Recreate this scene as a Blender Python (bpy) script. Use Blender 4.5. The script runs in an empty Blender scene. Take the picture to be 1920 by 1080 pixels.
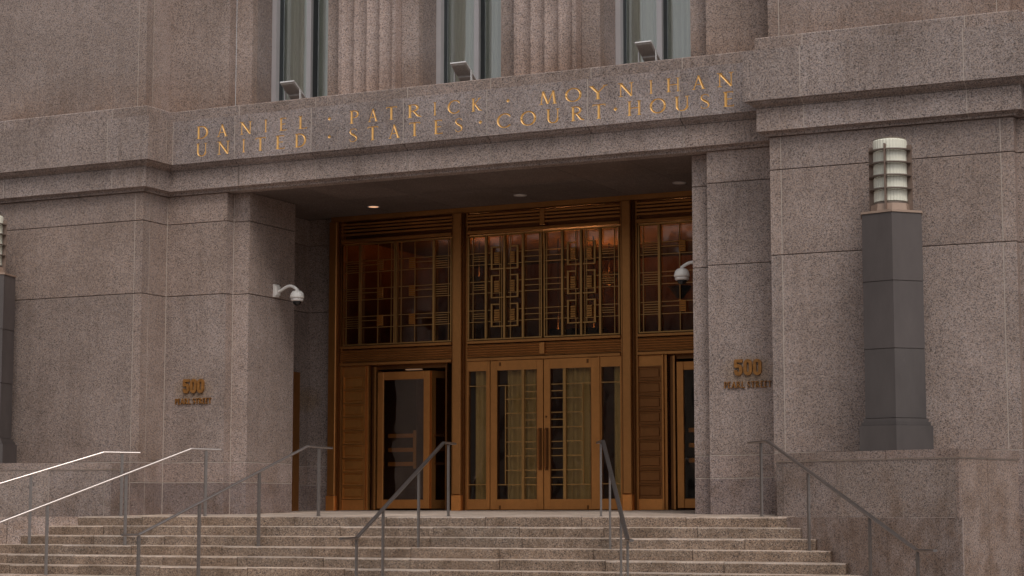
import bpy, math, random
from mathutils import Vector, Matrix
from mathutils.geometry import delaunay_2d_cdt
rnd = random.Random(7)
scene = bpy.context.scene
R = math.radians

# ------------------------------------------------------------------ camera
cam_d = bpy.data.cameras.new("camera")
cam_d.sensor_width = 36.0
cam_d.lens = 3750 / 1920 * 36
cam_d.clip_end = 600
cam_d.clip_start = 0.5
cam = bpy.data.objects.new("camera", cam_d)
scene.collection.objects.link(cam)
cam.location = (14.32, -26.36, 0.035)
cam.rotation_euler = (math.pi / 2 + math.atan(424 / 3750), 0, R(26.2))
scene.camera = cam

# ------------------------------------------------------------------ light
SUN_EL, SUN_AZ = 54.0, 138.0        # azimuth clockwise from +Y: high behind the camera, to the right
w = bpy.data.worlds.new("World")
scene.world = w
w.use_nodes = True
wn = w.node_tree
bg = wn.nodes["Background"]
sky = wn.nodes.new("ShaderNodeTexSky")
sky.sky_type = 'NISHITA'
sky.sun_disc = False
sky.sun_elevation = R(SUN_EL)
sky.sun_rotation = R(SUN_AZ)
sky.air_density = 1.0
sky.dust_density = 4.0
sky.ozone_density = 0.6
hs = wn.nodes.new("ShaderNodeHueSaturation")      # cloud cover: the sky is nearly grey
hs.inputs["Saturation"].default_value = 0.10
wn.links.new(sky.outputs[0], hs.inputs["Color"])
wn.links.new(hs.outputs[0], bg.inputs["Color"])
bg.inputs["Strength"].default_value = 0.10
sun_d = bpy.data.lights.new("sun", 'SUN')
sun_d.energy = 1.1
sun_d.angle = R(25)
sun_d.color = (1.0, 0.90, 0.80)
sun = bpy.data.objects.new("sun", sun_d)
scene.collection.objects.link(sun)
sd = Vector((math.sin(R(SUN_AZ)) * math.cos(R(SUN_EL)), math.cos(R(SUN_AZ)) * math.cos(R(SUN_EL)), math.sin(R(SUN_EL))))
sun.rotation_euler = sd.to_track_quat('Z', 'Y').to_euler()
vs = scene.view_settings
scene.display_settings.display_device = 'sRGB'
vs.view_transform = 'Standard'
vs.look = 'None'
vs.exposure = 0.03
vs.gamma = 1.0
vs.use_curve_mapping = False
scene.render.engine = 'CYCLES'
scene.cycles.max_bounces = 8
scene.cycles.transparent_max_bounces = 12
scene.cycles.glossy_bounces = 5
scene.cycles.caustics_reflective = False
scene.cycles.caustics_refractive = False
scene.cycles.sample_clamp_indirect = 6

# ------------------------------------------------------------------ materials
class NT:
    def __init__(s, name):
        s.m = bpy.data.materials.new(name)
        s.m.use_nodes = True
        s.t = s.m.node_tree
        s.b = s.t.nodes["Principled BSDF"]
        s.out = s.t.nodes["Material Output"]
    def n(s, kind, **kw):
        nd = s.t.nodes.new("ShaderNode" + kind)
        for k, v in kw.items():
            if hasattr(nd, k): setattr(nd, k, v)
        return nd
    def l(s, a, b): s.t.links.new(a, b)
    def pos(s, scale=(1, 1, 1), rnd_off=True):
        g = s.n("NewGeometry")
        mp = s.n("Mapping")
        mp.inputs["Scale"].default_value = scale
        s.l(g.outputs["Position"], mp.inputs["Vector"])
        return mp.outputs[0]
    def noise(s, scale, detail=3, rough=.5, vec=None):
        n = s.n("TexNoise")
        n.inputs["Scale"].default_value = scale
        n.inputs["Detail"].default_value = detail
        n.inputs["Roughness"].default_value = rough
        if vec is not None: s.l(vec, n.inputs["Vector"])
        return n.outputs[0]
    def ramp(s, fac, stops, interp='LINEAR'):
        r = s.n("ValToRGB")
        r.color_ramp.interpolation = interp
        el = r.color_ramp.elements
        while len(el) < len(stops): el.new(0.5)
        for e, (p, c) in zip(el, stops):
            e.position = p
            e.color = (c, c, c, 1) if isinstance(c, (int, float)) else (*c, 1)
        s.l(fac, r.inputs[0])
        return r.outputs[0]
    def mix(s, mode, fac, a, b):
        m = s.n("MixRGB")
        m.blend_type = mode
        for k, (inp, v) in enumerate(((m.inputs[0], fac), (m.inputs[1], a), (m.inputs[2], b))):
            if isinstance(v, (int, float)): inp.default_value = v if k == 0 else (v, v, v, 1)
            elif isinstance(v, tuple): inp.default_value = (*v, 1)
            else: s.l(v, inp)
        return m.outputs[0]
    def math(s, op, a, b=0.0, c=0.0):
        m = s.n("Math"); m.operation = op
        for i, v in enumerate((a, b, c)):
            if isinstance(v, (int, float)): m.inputs[i].default_value = v
            else: s.l(v, m.inputs[i])
        return m.outputs[0]
    def bump(s, h, strength, dist=.01):
        b = s.n("Bump")
        b.inputs["Strength"].default_value = strength
        b.inputs["Distance"].default_value = dist
        s.l(h, b.inputs["Height"])
        s.l(b.outputs[0], s.b.inputs["Normal"])

def granite(name, base=(.402, .324, .293), dark=(.075, .060, .058), pale=(.66, .55, .50), cell=98, contrast=.85,
            streak=.22, stain=False, horiz=False):
    t = NT(name)
    P = t.pos()
    warp = t.n("TexNoise"); warp.inputs["Scale"].default_value = 90; warp.inputs["Detail"].default_value = 2
    t.l(P, warp.inputs["Vector"])
    vm = t.n("VectorMath"); vm.operation = 'MULTIPLY_ADD'
    t.l(warp.outputs["Color"], vm.inputs[0]); vm.inputs[1].default_value = (.018, .018, .018); t.l(P, vm.inputs[2])
    vo = t.n("TexVoronoi"); vo.inputs["Scale"].default_value = cell
    t.l(vm.outputs[0], vo.inputs["Vector"])
    sep = t.n("SeparateColor"); t.l(vo.outputs["Color"], sep.inputs[0])
    c = contrast
    def mixc(a, f): return tuple(base[i] * (1 - f) + a[i] * f for i in range(3))
    col = t.ramp(sep.outputs[0], [(0, mixc(dark, c)), (.11, mixc(dark, .75 * c)), (.20, mixc(dark, .45 * c)), (.34, mixc(dark, .12 * c)),
                                  (.55, base), (.80, mixc(pale, .28 * c)), (.93, mixc(pale, .55 * c)), (1, mixc(pale, c))], 'CONSTANT')
    hue = t.ramp(sep.outputs[1], [(0, (.88, .94, 1.03)), (.5, (1, 1, 1)), (1, (1.07, .98, .91))])
    col = t.mix('MULTIPLY', 1, col, hue)
    # broad cloudiness, rain streaks and grime
    cloud = t.ramp(t.noise(.9, 4, .6, P), [(.25, (.78, .75, .72)), (.75, (1.14, 1.14, 1.14))])
    col = t.mix('MULTIPLY', 1, col, cloud)
    mid = t.ramp(t.noise(5.5, 4, .65, P), [(.3, (.93, .92, .91)), (.7, (1.06, 1.06, 1.06))])
    col = t.mix('MULTIPLY', 1, col, mid)
    if streak and not horiz:
        sv = t.pos((7, 7, .35))
        st = t.ramp(t.noise(1.0, 5, .7, sv), [(.36, (.70, .66, .62)), (.56, (1, 1, 1))])
        msk = t.ramp(t.noise(.8, 2, .5, P), [(.35, 0), (.65, 1)])
        msk = t.math('MULTIPLY', msk, streak * 2.2)
        col = t.mix('MULTIPLY', msk, col, st)
    g2 = t.n("NewGeometry"); s2 = t.n("SeparateXYZ"); t.l(g2.outputs["Position"], s2.inputs[0])
    if name == 'granite':
        h = t.math('SUBTRACT', s2.outputs[2], 6.69)
        band = t.math('MULTIPLY', t.math('GREATER_THAN', h, 0.0), t.math('MAXIMUM', t.math('SUBTRACT', 1.0, t.math('MULTIPLY', h, 1.5)), 0.0))
        band = t.math('MULTIPLY', band, t.ramp(t.noise(2.2, 5, .65, t.pos((1, 1, .5))), [(.3, .25), (.65, 1)]))
        col = t.mix('MULTIPLY', t.math('MULTIPLY', band, .85), col, (.80, .66, .55))
        h = t.math('SUBTRACT', 1.5, s2.outputs[2])
        band = t.math('MULTIPLY', t.math('MAXIMUM', t.math('MULTIPLY', h, .8), 0.0), t.ramp(t.noise(1.6, 5, .7, P), [(.45, 0), (.7, 1)]))
        col = t.mix('MULTIPLY', t.math('MINIMUM', band, .8), col, (.74, .66, .58))
    if name in ('granite_step', 'granite_tread'):
        dd = t.ramp(t.noise(2.6, 6, .7, t.pos((1, 1, 1))), [(.34, (.66, .62, .58)), (.55, (1, 1, 1)), (.8, (1.1, 1.08, 1.05))])
        col = t.mix('MULTIPLY', .9, col, dd)
        sp = t.ramp(t.noise(14, 3, .6, P), [(.32, (.60, .56, .52)), (.42, (1, 1, 1))])
        col = t.mix('MULTIPLY', .6, col, sp)
    oi = t.n("ObjectInfo")
    col = t.mix('MULTIPLY', 1, col, oi.outputs["Color"])
    rv = t.math('MULTIPLY_ADD', oi.outputs["Random"], .15, .93)
    cc = t.n("CombineColor")
    for i in range(3): t.l(rv, cc.inputs[i])
    col = t.mix('MULTIPLY', 1, col, cc.outputs[0])
    if stain:   # brown-green wash from the bronze address letters
        g = t.n("NewGeometry"); sx = t.n("SeparateXYZ"); t.l(g.outputs["Position"], sx.inputs[0])
        ax = t.math('ABSOLUTE', sx.outputs[0])
        dx = t.math('DIVIDE', t.math('SUBTRACT', ax, 4.78), .44)
        dz = t.math('DIVIDE', t.math('SUBTRACT', sx.outputs[2], 2.05), .27)
        d2 = t.math('ADD', t.math('MULTIPLY', dx, dx), t.math('MULTIPLY', dz, dz))
        d2 = t.math('ADD', d2, t.math('MULTIPLY', t.noise(9, 4, .7, P), 1.1))
        f = t.ramp(d2, [(.45, .75), (1.0, 0)]) if False else t.math('MULTIPLY', t.math('SMOOTH_MIN', t.math('MAXIMUM', t.math('SUBTRACT', 1.55, d2), 0.0), 1.0, .3), .62)
        col = t.mix('MULTIPLY', f, col, (.80, .66, .40))
    t.l(col, t.b.inputs["Base Color"])
    t.b.inputs["Roughness"].default_value = .68
    t.b.inputs["Specular IOR Level"].default_value = .35
    h = t.mix('ADD', .5, vo.outputs["Distance"], t.noise(40, 4, .6, P))
    t.bump(h, .25, .004)
    return t.m

M = {}
M['granite'] = granite("granite", stain=True)
M['granite_band'] = granite("granite_band", base=(.39, .322, .298), streak=.34, contrast=.95)
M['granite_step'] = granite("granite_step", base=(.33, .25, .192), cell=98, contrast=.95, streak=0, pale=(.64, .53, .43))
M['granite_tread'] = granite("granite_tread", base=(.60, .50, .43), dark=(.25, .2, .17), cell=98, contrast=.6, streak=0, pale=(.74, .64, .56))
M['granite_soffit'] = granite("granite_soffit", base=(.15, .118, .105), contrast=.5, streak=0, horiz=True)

def simple(name, col, rough=.6, metal=0.0, nscale=12, var=.15, bump=.0, spec=.5):
    t = NT(name)
    P = t.pos()
    n = t.ramp(t.noise(nscale, 4, .6, P), [(.3, 1 - var), (.7, 1 + var)])
    c = t.mix('MULTIPLY', 1, col, n)
    oi = t.n("ObjectInfo")
    c = t.mix('MULTIPLY', 1, c, oi.outputs["Color"])
    t.l(c, t.b.inputs["Base Color"])
    t.b.inputs["Roughness"].default_value = rough
    t.b.inputs["Metallic"].default_value = metal
    t.b.inputs["Specular IOR Level"].default_value = spec
    if bump: t.bump(t.noise(nscale * 8, 3, .6, P), bump, .003)
    return t.m

M['mortar'] = simple("mortar", (.50, .43, .38), .9, 0, 30, .12)
M['mortar_pale'] = simple("mortar_pale", (.78, .70, .63), .9, 0, 30, .1)
M['dark_joint'] = simple("dark_joint", (.16, .13, .115), .95, 0, 30, .2)

def bronze(name, col, rough=.36, streak=.12):
    t = NT(name)
    P = t.pos((1.2, 1.2, .5))
    a = t.ramp(t.noise(2.2, 5, .65, P), [(.3, 1 - streak), (.7, 1 + streak * .6)])
    b = t.ramp(t.noise(14, 4, .6, t.pos()), [(.3, .94), (.7, 1.05)])
    c = t.mix('MULTIPLY', 1, t.mix('MULTIPLY', 1, col, a), b)
    oi = t.n("ObjectInfo")
    c = t.mix('MULTIPLY', 1, c, oi.outputs["Color"])
    t.l(c, t.b.inputs["Base Color"])
    t.b.inputs["Metallic"].default_value = .75
    r = t.math('MULTIPLY_ADD', t.noise(5, 4, .6, t.pos((1, 1, .4))), .22, rough - .16)
    t.l(r, t.b.inputs["Roughness"])
    return t.m
M['bronze'] = bronze("bronze", (.46, .205, .064), .42)
M['bronze_door'] = bronze("bronze_door", (.53, .228, .068), .42)
M['bronze_dark'] = bronze("bronze_dark", (.17, .070, .022), .40)
M['brass'] = bronze("brass_lattice", (.46, .25, .085), .40, .2)
M['gold'] = simple("gold_leaf", (.78, .455, .145), .45, .15, 20, .15)
M['sign_bronze'] = simple("sign_bronze", (.32, .145, .038), .5, .35, 20, .25)

def glass(name, tint, refl=.09, rough=.02, wav=.0):
    t = NT(name)
    t.t.nodes.remove(t.b)
    tr = t.n("BsdfTransparent"); tr.inputs[0].default_value = (*tint, 1)
    gl = t.n("BsdfGlossy"); gl.inputs["Roughness"].default_value = rough
    gl.inputs[0].default_value = (.9, .9, .92, 1)
    lw = t.n("LayerWeight"); lw.inputs[0].default_value = .25
    f = t.math('MULTIPLY_ADD', lw.outputs["Fresnel"], .9, refl)
    mx = t.n("MixShader")
    t.l(f, mx.inputs[0]); t.l(tr.outputs[0], mx.inputs[1]); t.l(gl.outputs[0], mx.inputs[2])
    if wav:
        b = t.n("Bump"); b.inputs["Strength"].default_value = wav; b.inputs["Distance"].default_value = .02
        t.l(t.noise(1.6, 2, .5, t.pos((1, 1, .6))), b.inputs["Height"])
        t.l(b.outputs[0], gl.inputs["Normal"])
    t.l(mx.outputs[0], t.out.inputs[0])
    return t.m
M['door_glass'] = glass("door_glass", (.88, .81, .70), .06, .03, .5)
M['transom_glass'] = glass("transom_glass", (.80, .64, .50), .045, .04, .5)
M['window_glass'] = glass("window_glass", (.97, .99, .97), .16, .02, .3)

def cloth(name, a, b, scale=9):
    t = NT(name)
    v = t.pos((scale, scale, .12))
    c = t.ramp(t.noise(1.0, 3, .6, v), [(.3, a), (.7, b)])
    t.l(c, t.b.inputs["Base Color"])
    t.b.inputs["Roughness"].default_value = .95
    t.b.inputs["Specular IOR Level"].default_value = .1
    return t.m
M['window_curtain'] = cloth("window_curtain", (.80, .78, .69), (.94, .91, .82), 5)
M['door_curtain'] = cloth("door_curtain", (.56, .47, .27), (.86, .74, .46), 7)

M['aluminium'] = simple("window_aluminium", (.50, .475, .49), .42, .25, 4, .04)
M['shaded_side'] = simple("window_side_shade", (.035, .04, .045), .5, 0, 4, .1)
M['steel'] = simple("handrail_steel", (.30, .27, .26), .30, .9, 30, .12)
M['steel_post'] = simple("handrail_post_steel", (.25, .225, .215), .42, .7, 30, .12)
M['white_plastic'] = simple("white_housing", (.84, .81, .78), .38, 0, 20, .05)
M['black_dome'] = simple("smoked_dome", (.012, .012, .014), .12, 0, 5, .1)
M['flood_metal'] = simple("floodlight_metal", (.78, .77, .77), .45, .4, 20, .08)
M['flood_under'] = simple("floodlight_underside", (.46, .42, .40), .6, .0, 20, .1)
M['slate'] = simple("dark_stone", (.092, .076, .074), .5, 0, 2.2, .16, .12)
def slate():
    t = NT("dark_stone_weathered"); P = t.pos()
    a = t.ramp(t.noise(1.3, 5, .65, t.pos((1, 1, .35))), [(.3, (.062, .052, .051)), (.7, (.108, .092, .089))])
    sc = t.ramp(t.noise(3.5, 8, .75, t.pos((1, 1, .8))), [(.66, (1, 1, 1)), (.72, (1.7, 1.65, 1.6))])
    c = t.mix('MULTIPLY', .7, a, sc)
    oi = t.n("ObjectInfo"); c = t.mix('MULTIPLY', 1, c, oi.outputs["Color"])
    t.l(c, t.b.inputs["Base Color"])
    t.l(t.math('MULTIPLY_ADD', t.noise(4, 4, .6, P), .3, .34), t.b.inputs["Roughness"])
    t.bump(t.noise(30, 4, .6, P), .15, .003)
    return t.m
M['slate'] = slate()
M['lamp_metal'] = simple("lamp_metal", (.20, .155, .13), .5, .5, 10, .12)
M['lamp_copper'] = simple("lamp_copper_base", (.42, .30, .235), .45, .35, 8, .14)
M['lobby_wall'] = simple("lobby_wood", (.26, .135, .070), .5, 0, 2, .35)
M['lobby_dark'] = simple("lobby_ceiling_paint", (.075, .048, .032), .8, 0, 2, .3)
M['lobby_floor'] = simple("lobby_floor", (.16, .12, .09), .35, 0, 3, .2)
M['plaza'] = granite("plaza_paving", base=(.24, .215, .20), cell=50, contrast=.6, streak=0)
M['pale_wood'] = simple("pale_wood", (.50, .36, .20), .5, 0, 6, .15)
M['shade_black'] = simple("pendant_metal", (.03, .022, .018), .5, .3, 6, .1)

def lampglass():
    t = NT("ribbed_lamp_glass")
    g = t.n("NewGeometry")
    n = t.ramp(t.noise(3, 3, .5, t.pos()), [(.3, (.76, .75, .64)), (.7, (.90, .88, .76))])
    t.l(n, t.b.inputs["Base Color"])
    t.b.inputs["Roughness"].default_value = .22
    t.b.inputs["Transmission Weight"].default_value = .0
    t.b.inputs["Subsurface Weight"].default_value = .0
    return t.m
M['lamp_glass'] = lampglass()
def emit(name, col, s):
    t = NT(name)
    t.b.inputs["Base Color"].default_value = (*col, 1)
    t.b.inputs["Emission Color"].default_value = (*col, 1)
    t.b.inputs["Emission Strength"].default_value = s
    return t.m
M['warm_bulb'] = emit("warm_bulb", (1.0, .42, .10), 5.0)
M['lobby_glow'] = emit("lobby_glow", (1.0, .48, .17), 48.0)
M['downlight_on'] = emit("downlight_lens", (1.0, .55, .32), .9)
M['canopy_light'] = emit("canopy_lens", (1.0, .60, .36), .16)
M['downlight_off'] = simple("downlight_lens_unlit", (.75, .70, .66), .35)

# ------------------------------------------------------------------ mesh helpers
class MB:
    def __init__(s): s.v = []; s.f = []
    def add(s, vs_, fs):
        o = len(s.v); s.v += [tuple(p) for p in vs_]; s.f += [tuple(i + o for i in f) for f in fs]; return s
    def box(s, x0, x1, y0, y1, z0, z1, c=0.0):
        if c <= 0:
            return s.add([(x0, y0, z0), (x1, y0, z0), (x1, y1, z0), (x0, y1, z0), (x0, y0, z1), (x1, y0, z1), (x1, y1, z1), (x0, y1, z1)],
                         [(0, 3, 2, 1), (4, 5, 6, 7), (0, 1, 5, 4), (1, 2, 6, 5), (2, 3, 7, 6), (3, 0, 4, 7)])
        # bevelled in front (towards -Y)
        a = [(x0, y1, z0), (x1, y1, z0), (x1, y1, z1), (x0, y1, z1)]
        b = [(x0, y0 + c, z0), (x1, y0 + c, z0), (x1, y0 + c, z1), (x0, y0 + c, z1)]
        d = [(x0 + c, y0, z0 + c), (x1 - c, y0, z0 + c), (x1 - c, y0, z1 - c), (x0 + c, y0, z1 - c)]
        fs = [(3, 2, 1, 0), (8, 9, 10, 11)]
        for k in range(4):
            j = (k + 1) % 4
            fs += [(k, j, 4 + j, 4 + k), (4 + k, 4 + j, 8 + j, 8 + k)]
        return s.add(a + b + d, fs)
    def prism(s, poly, z0, z1):
        n = len(poly)
        vs_ = [(x, y, z0) for x, y in poly] + [(x, y, z1) for x, y in poly]
        return s.add(vs_, [tuple(range(n - 1, -1, -1)), tuple(range(n, 2 * n))] + [(i, (i + 1) % n, n + (i + 1) % n, n + i) for i in range(n)])
    def frustum(s, p0, p1, z0, z1):
        n = len(p0)
        vs_ = [(x, y, z0) for x, y in p0] + [(x, y, z1) for x, y in p1]
        return s.add(vs_, [tuple(range(n - 1, -1, -1)), tuple(range(n, 2 * n))] + [(i, (i + 1) % n, n + (i + 1) % n, n + i) for i in range(n)])
    def sweep(s, pts, prof, up=(0, 0, 1)):
        """profile (a sideways, b up) along pts, mitred"""
        n = len(pts); m = len(prof); P = [Vector(p) for p in pts]; U = Vector(up); vs_ = []
        for i in range(n):
            d0 = (P[i] - P[i - 1]).normalized() if i else (P[1] - P[0]).normalized()
            d1 = (P[i + 1] - P[i]).normalized() if i < n - 1 else d0
            t = (d0 + d1).normalized()
            side = t.cross(U).normalized(); v = side.cross(t).normalized()
            k = 1 / max(.5, t.dot(d1))
            for a, b in prof: vs_.append(P[i] + side * a + v * b * k)
        fs = [tuple(range(m - 1, -1, -1)), tuple((n - 1) * m + j for j in range(m))]
        for i in range(n - 1):
            for j in range(m):
                q = (j + 1) % m
                fs.append((i * m + j, i * m + q, (i + 1) * m + q, (i + 1) * m + j))
        return s.add(vs_, fs)
    def lathe(s, cx, cy, prof, n=24, cap=True, a0=0.0):
        m = len(prof); vs_ = []
        for r_, z in prof:
            for k in range(n):
                a = a0 + 2 * math.pi * k / n
                vs_.append((cx + r_ * math.cos(a), cy + r_ * math.sin(a), z))
        fs = [(i * n + k, i * n + (k + 1) % n, (i + 1) * n + (k + 1) % n, (i + 1) * n + k) for i in range(m - 1) for k in range(n)]
        if cap: fs += [tuple(range(n - 1, -1, -1)), tuple((m - 1) * n + k for k in range(n))]
        return s.add(vs_, fs)
    def build(s, name, mat, parent=None, smooth=False, color=None, label=None):
        me = bpy.data.meshes.new(name)
        xs = [p[0] for p in s.v]; ys = [p[1] for p in s.v]; zs = [p[2] for p in s.v]
        o3 = Vector(((min(xs) + max(xs)) / 2, (min(ys) + max(ys)) / 2, min(zs)))
        me.from_pydata([tuple(Vector(p) - o3) for p in s.v], [], s.f)
        me.update()
        import bmesh
        bm = bmesh.new(); bm.from_mesh(me); bmesh.ops.recalc_face_normals(bm, faces=bm.faces); bm.to_mesh(me); bm.free()
        if smooth:
            for p in me.polygons: p.use_smooth = True
        me.materials.append(M[mat] if isinstance(mat, str) else mat)
        o = bpy.data.objects.new(name, me)
        scene.collection.objects.link(o)
        if parent is not None:
            o.parent = parent
            po = parent; off = Vector((0, 0, 0))
            while po is not None: off += po.location; po = po.parent
            o.location = o3 - off
        else: o.location = o3
        if color: o.color = (*color, 1)
        if label: o['label'] = label
        return o

def thing(name, loc, label, cat, group=None):
    o = bpy.data.objects.new(name, None); scene.collection.objects.link(o)
    o.empty_display_size = .2
    o.location = loc; o['label'] = label; o['category'] = cat
    if group: o['group'] = group
    return o
def part_empty(name, loc, parent):
    o = bpy.data.objects.new(name, None); scene.collection.objects.link(o); o.parent = parent
    off = Vector((0, 0, 0)); po = parent
    while po is not None: off += po.location; po = po.parent
    o.location = Vector(loc) - off
    return o
def tint():
    a = rnd.uniform(.93, 1.06); b = rnd.uniform(-.02, .02)
    return (a + b, a, a - b)

# wall pieces: profiles (p outward, z) swept along one leg of a plan path, mitred at its corners
class Path:
    def __init__(s, pts):
        s.p = [Vector(q) for q in pts]; s.n = []
        for a, b in zip(s.p, s.p[1:]):
            d = (b - a).normalized(); s.n.append(Vector((d.y, -d.x)))
    def at(s, seg, end, cut, p):
        i = seg + end
        if cut is None:
            if 0 < i < len(s.p) - 1: q = s.p[i] + p * (s.n[i - 1] + s.n[i])
            else: q = s.p[i] + p * s.n[seg]
            return q
        return s.p[seg] + (s.p[seg + 1] - s.p[seg]).normalized() * cut + p * s.n[seg]
    def piece(s, mb, seg, c0, c1, prof, g0=0.0, g1=0.0):
        d = (s.p[seg + 1] - s.p[seg]).normalized()
        vs_ = []
        for end, c, g in ((0, c0, g0), (1, c1, -g1)):
            for p, z in prof:
                q = s.at(seg, end, c, p) + d * g
                vs_.append((q.x, q.y, z))
        m = len(prof)
        mb.add(vs_, [tuple(range(m)), tuple(range(2 * m - 1, m - 1, -1))] + [(j, m + j, m + (j + 1) % m, (j + 1) % m) for j in range(m)])
        return mb
    def cuts(s, seg, cl):
        L = (s.p[seg + 1] - s.p[seg]).length
        return L

def sort_cuts(path, seg, coords):
    """coords: world x (or y) values of joints on this leg -> distances along it"""
    a, b = path.p[seg], path.p[seg + 1]; d = (b - a); ax = 0 if abs(d.x) > abs(d.y) else 1
    out = sorted(abs(c - a[ax]) for c in coords if min(a[ax], b[ax]) < c < max(a[ax], b[ax]))
    return out
GAP = .0065
def run_course(path, prof, joints, parent, name='granite_block', mat='granite', skip=(), col=None, mortar=None, mort_p=-.004):
    zlo, zhi = min(z for _, z in prof), max(z for _, z in prof)
    pf = max(p for p, _ in prof)
    for seg in range(len(path.p) - 1):
        if seg in skip: continue
        cs = [None] + sort_cuts(path, seg, joints.get(seg, ())) + [None]
        for a, b in zip(cs, cs[1:]):
            mb = MB()
            path.piece(mb, seg, a, b, prof, GAP if a is not None else .0, GAP if b is not None else .0)
            t = tint()
            if path.at(seg, 0, a, 0).x < -5.2 and mat == 'granite': t = (t[0] * .93, t[1] * .915, t[2] * .90)  # left wing stone toned down, light falloff painted into its tint
            if col: t = tuple(x * y for x, y in zip(t, col))
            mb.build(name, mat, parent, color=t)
        if mortar is not None:
            for c in cs[1:-1]:
                path.piece(mortar, seg, c - GAP * .99, c + GAP * .99, [(p - .004 if p > -.1 else p, z + (.002 if z < (zlo + zhi) / 2 else -.002)) for p, z in prof])

# ------------------------------------------------------------------ ground
pl = MB().add([(-150, -150, -1.43), (150, -150, -1.43), (150, 60, -1.43), (-150, 60, -1.43)], [(0, 1, 2, 3)]).build("pavement", 'plaza')
pl['kind'] = 'structure'

ob = thing("office_building", (0, -75, -1.43), "stone office block across the street, seen only as dark reflections in the glass", "building")
MB().box(-110, 110, -95, -75, -1.43, 17).build('facade', simple("office_stone", (.34, .29, .25), .8, 0, .3, .2), ob)
wb = MB(); wf = MB()
for i in range(-26, 27):
    for k in range(4):
        x, z = i * 4.1, 1.2 + k * 4.0
        wb.box(x - .95, x + .95, -74.99, -74.9, z, z + 2.3)
        for e in (-1.05, .95): wf.box(x + e, x + e + .1, -75, -74.8, z - .1, z + 2.4)
        wf.box(x - .04, x + .04, -74.9, -74.85, z, z + 2.3); wf.box(x - 1.2, x + 1.2, -75, -74.6, z - .25, z - .1)
o = wb.build('windows', simple("office_glass", (.03, .035, .04), .1, 0, 1, .1), ob); o['kind'] = 'stuff'
o = wf.build('window_frames', simple("office_trim", (.42, .38, .34), .7, 0, 1, .1), ob); o['kind'] = 'stuff'

# ------------------------------------------------------------------ the building
bld = thing("courthouse", (0, 0, -1.43), "pinkish-grey granite courthouse front with gilded inscription over a recessed bronze entrance", "building")
LX = [(-10.5, 0), (-5.37, 0), (-5.37, .67), (-4.18, .67), (-4.18, .87), (-3.87, .87), (-3.87, 2.25), (-4.66, 2.25), (-4.66, 3.98), (-4.13, 3.98)]
RX = [(-x, y) for x, y in reversed(LX)]
RX = RX[:-1] + [(8.76, 0), (8.76, .15), (11.5, .15)]
PL, PR = Path(LX), Path(RX)
PU = Path([(-10.5, 0), (-5.37, 0), (-5.37, .67), (5.37, .67), (5.37, 0), (8.76, 0), (8.76, .15), (11.5, .15)])
PUL = Path([(-10.5, 0), (-5.37, 0), (-5.37, .67), (-4.19, .67), (-4.19, .868)])
PUR = Path([(4.19, .868), (4.19, .67), (5.37, .67), (5.37, 0), (8.76, 0), (8.76, .15), (11.5, .15)])
jl = {0: (-8.58, -5.53), 1: (.19,)}
jr = {7: (.19,), 8: (5.53, 8.58)}
mort = MB(); dj = MB()
g = .0048
def rect(z0, z1, back=-.13, c=.006): return [(back, z0), (-c, z0), (0, z0 + c), (0, z1 - c), (-c, z1), (back, z1)]
courses = [(-1.40, .545 - g, (.80, .80, .84)), (.545 + g, .87 - g, (.98, .98, 1.0)), (.87 + g, 3.61 - g, None), (3.61 + g, 4.81 - g, None), (4.81 + g, 5.28, None)]
for z0, z1, c in courses:
    for path, jj in ((PL, jl), (PR, jr)):
        run_course(path, rect(z0, z1), jj, bld, col=c, mortar=mort)
# wall core seen in the joints
for path in (PL, PR):
    for seg in range(len(path.p) - 1):
        path.piece(dj, seg, None, None, [(-.36, -1.42), (-.03, -1.42), (-.03, 5.28), (-.36, 5.28)] if seg not in (3, 4, 5) and seg not in (len(path.p),) else [(-.15, -1.42), (-.03, -1.42), (-.03, 5.28), (-.15, 5.28)])
        for zj in (.545, .87):
            path.piece(mort, seg, None, None, [(-.05, zj - g * .98), (-.003, zj - g * .98), (-.003, zj + g * .98), (-.05, zj + g * .98)])
# pale mortar in the inside corners
for x, y in ((-5.37, .67), (-4.18, .87), (5.37, .67), (4.18, .87)):
    s_ = 1 if x < 0 else -1
    mort.box(min(x, x + s_ * .007), max(x, x + s_ * .007), y - .007, y + .01, -1.4, 5.27)

# cornice: lower fascia, upper fascia with the inscription, ledge
JC = (-3.87, -2.41, -.73, .73, 2.41, 3.87)
jc = {0: (-8.18, -5.915), 1: (.22,), 2: JC, 3: (.22,), 4: (5.915, 8.18)}
low = [(-.30, 5.284), (.05, 5.284), (.052, 5.318), (.075, 5.322), (.08, 5.338), (.14, 5.345), (.14, 5.668), (-.30, 5.668)]
run_course(PU, low, jc, bld, 'granite_block', 'granite_band', mortar=mort)
upw = [(-.30, 5.675), (.135, 5.675), (.145, 5.69), (.20, 5.712), (.235, 5.738), (.245, 5.756), (.28, 5.760), (.28, 6.478), (.20, 6.498), (-.30, 6.498)]
run_course(PU, upw, jc, bld, 'granite_block', 'granite_band', skip=(2,), mortar=mort)
ledge = [(-.30, 6.504), (.15, 6.504), (.15, 6.665), (.135, 6.682), (-.10, 6.69), (-.30, 6.69)]
ledge_c = [(-1.0, 6.504), (.15, 6.504), (.15, 6.665), (.135, 6.682), (-1.0, 6.69)]
run_course(PU, ledge, jc, bld, 'granite_block', 'granite_band', skip=(2,), mortar=mort, col=(.93, .92, .91))
run_course(PU, ledge_c, jc, bld, 'granite_block', 'granite_band', skip=(0, 1, 3, 4, 5, 6), mortar=mort, col=(.93, .92, .91))
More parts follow.
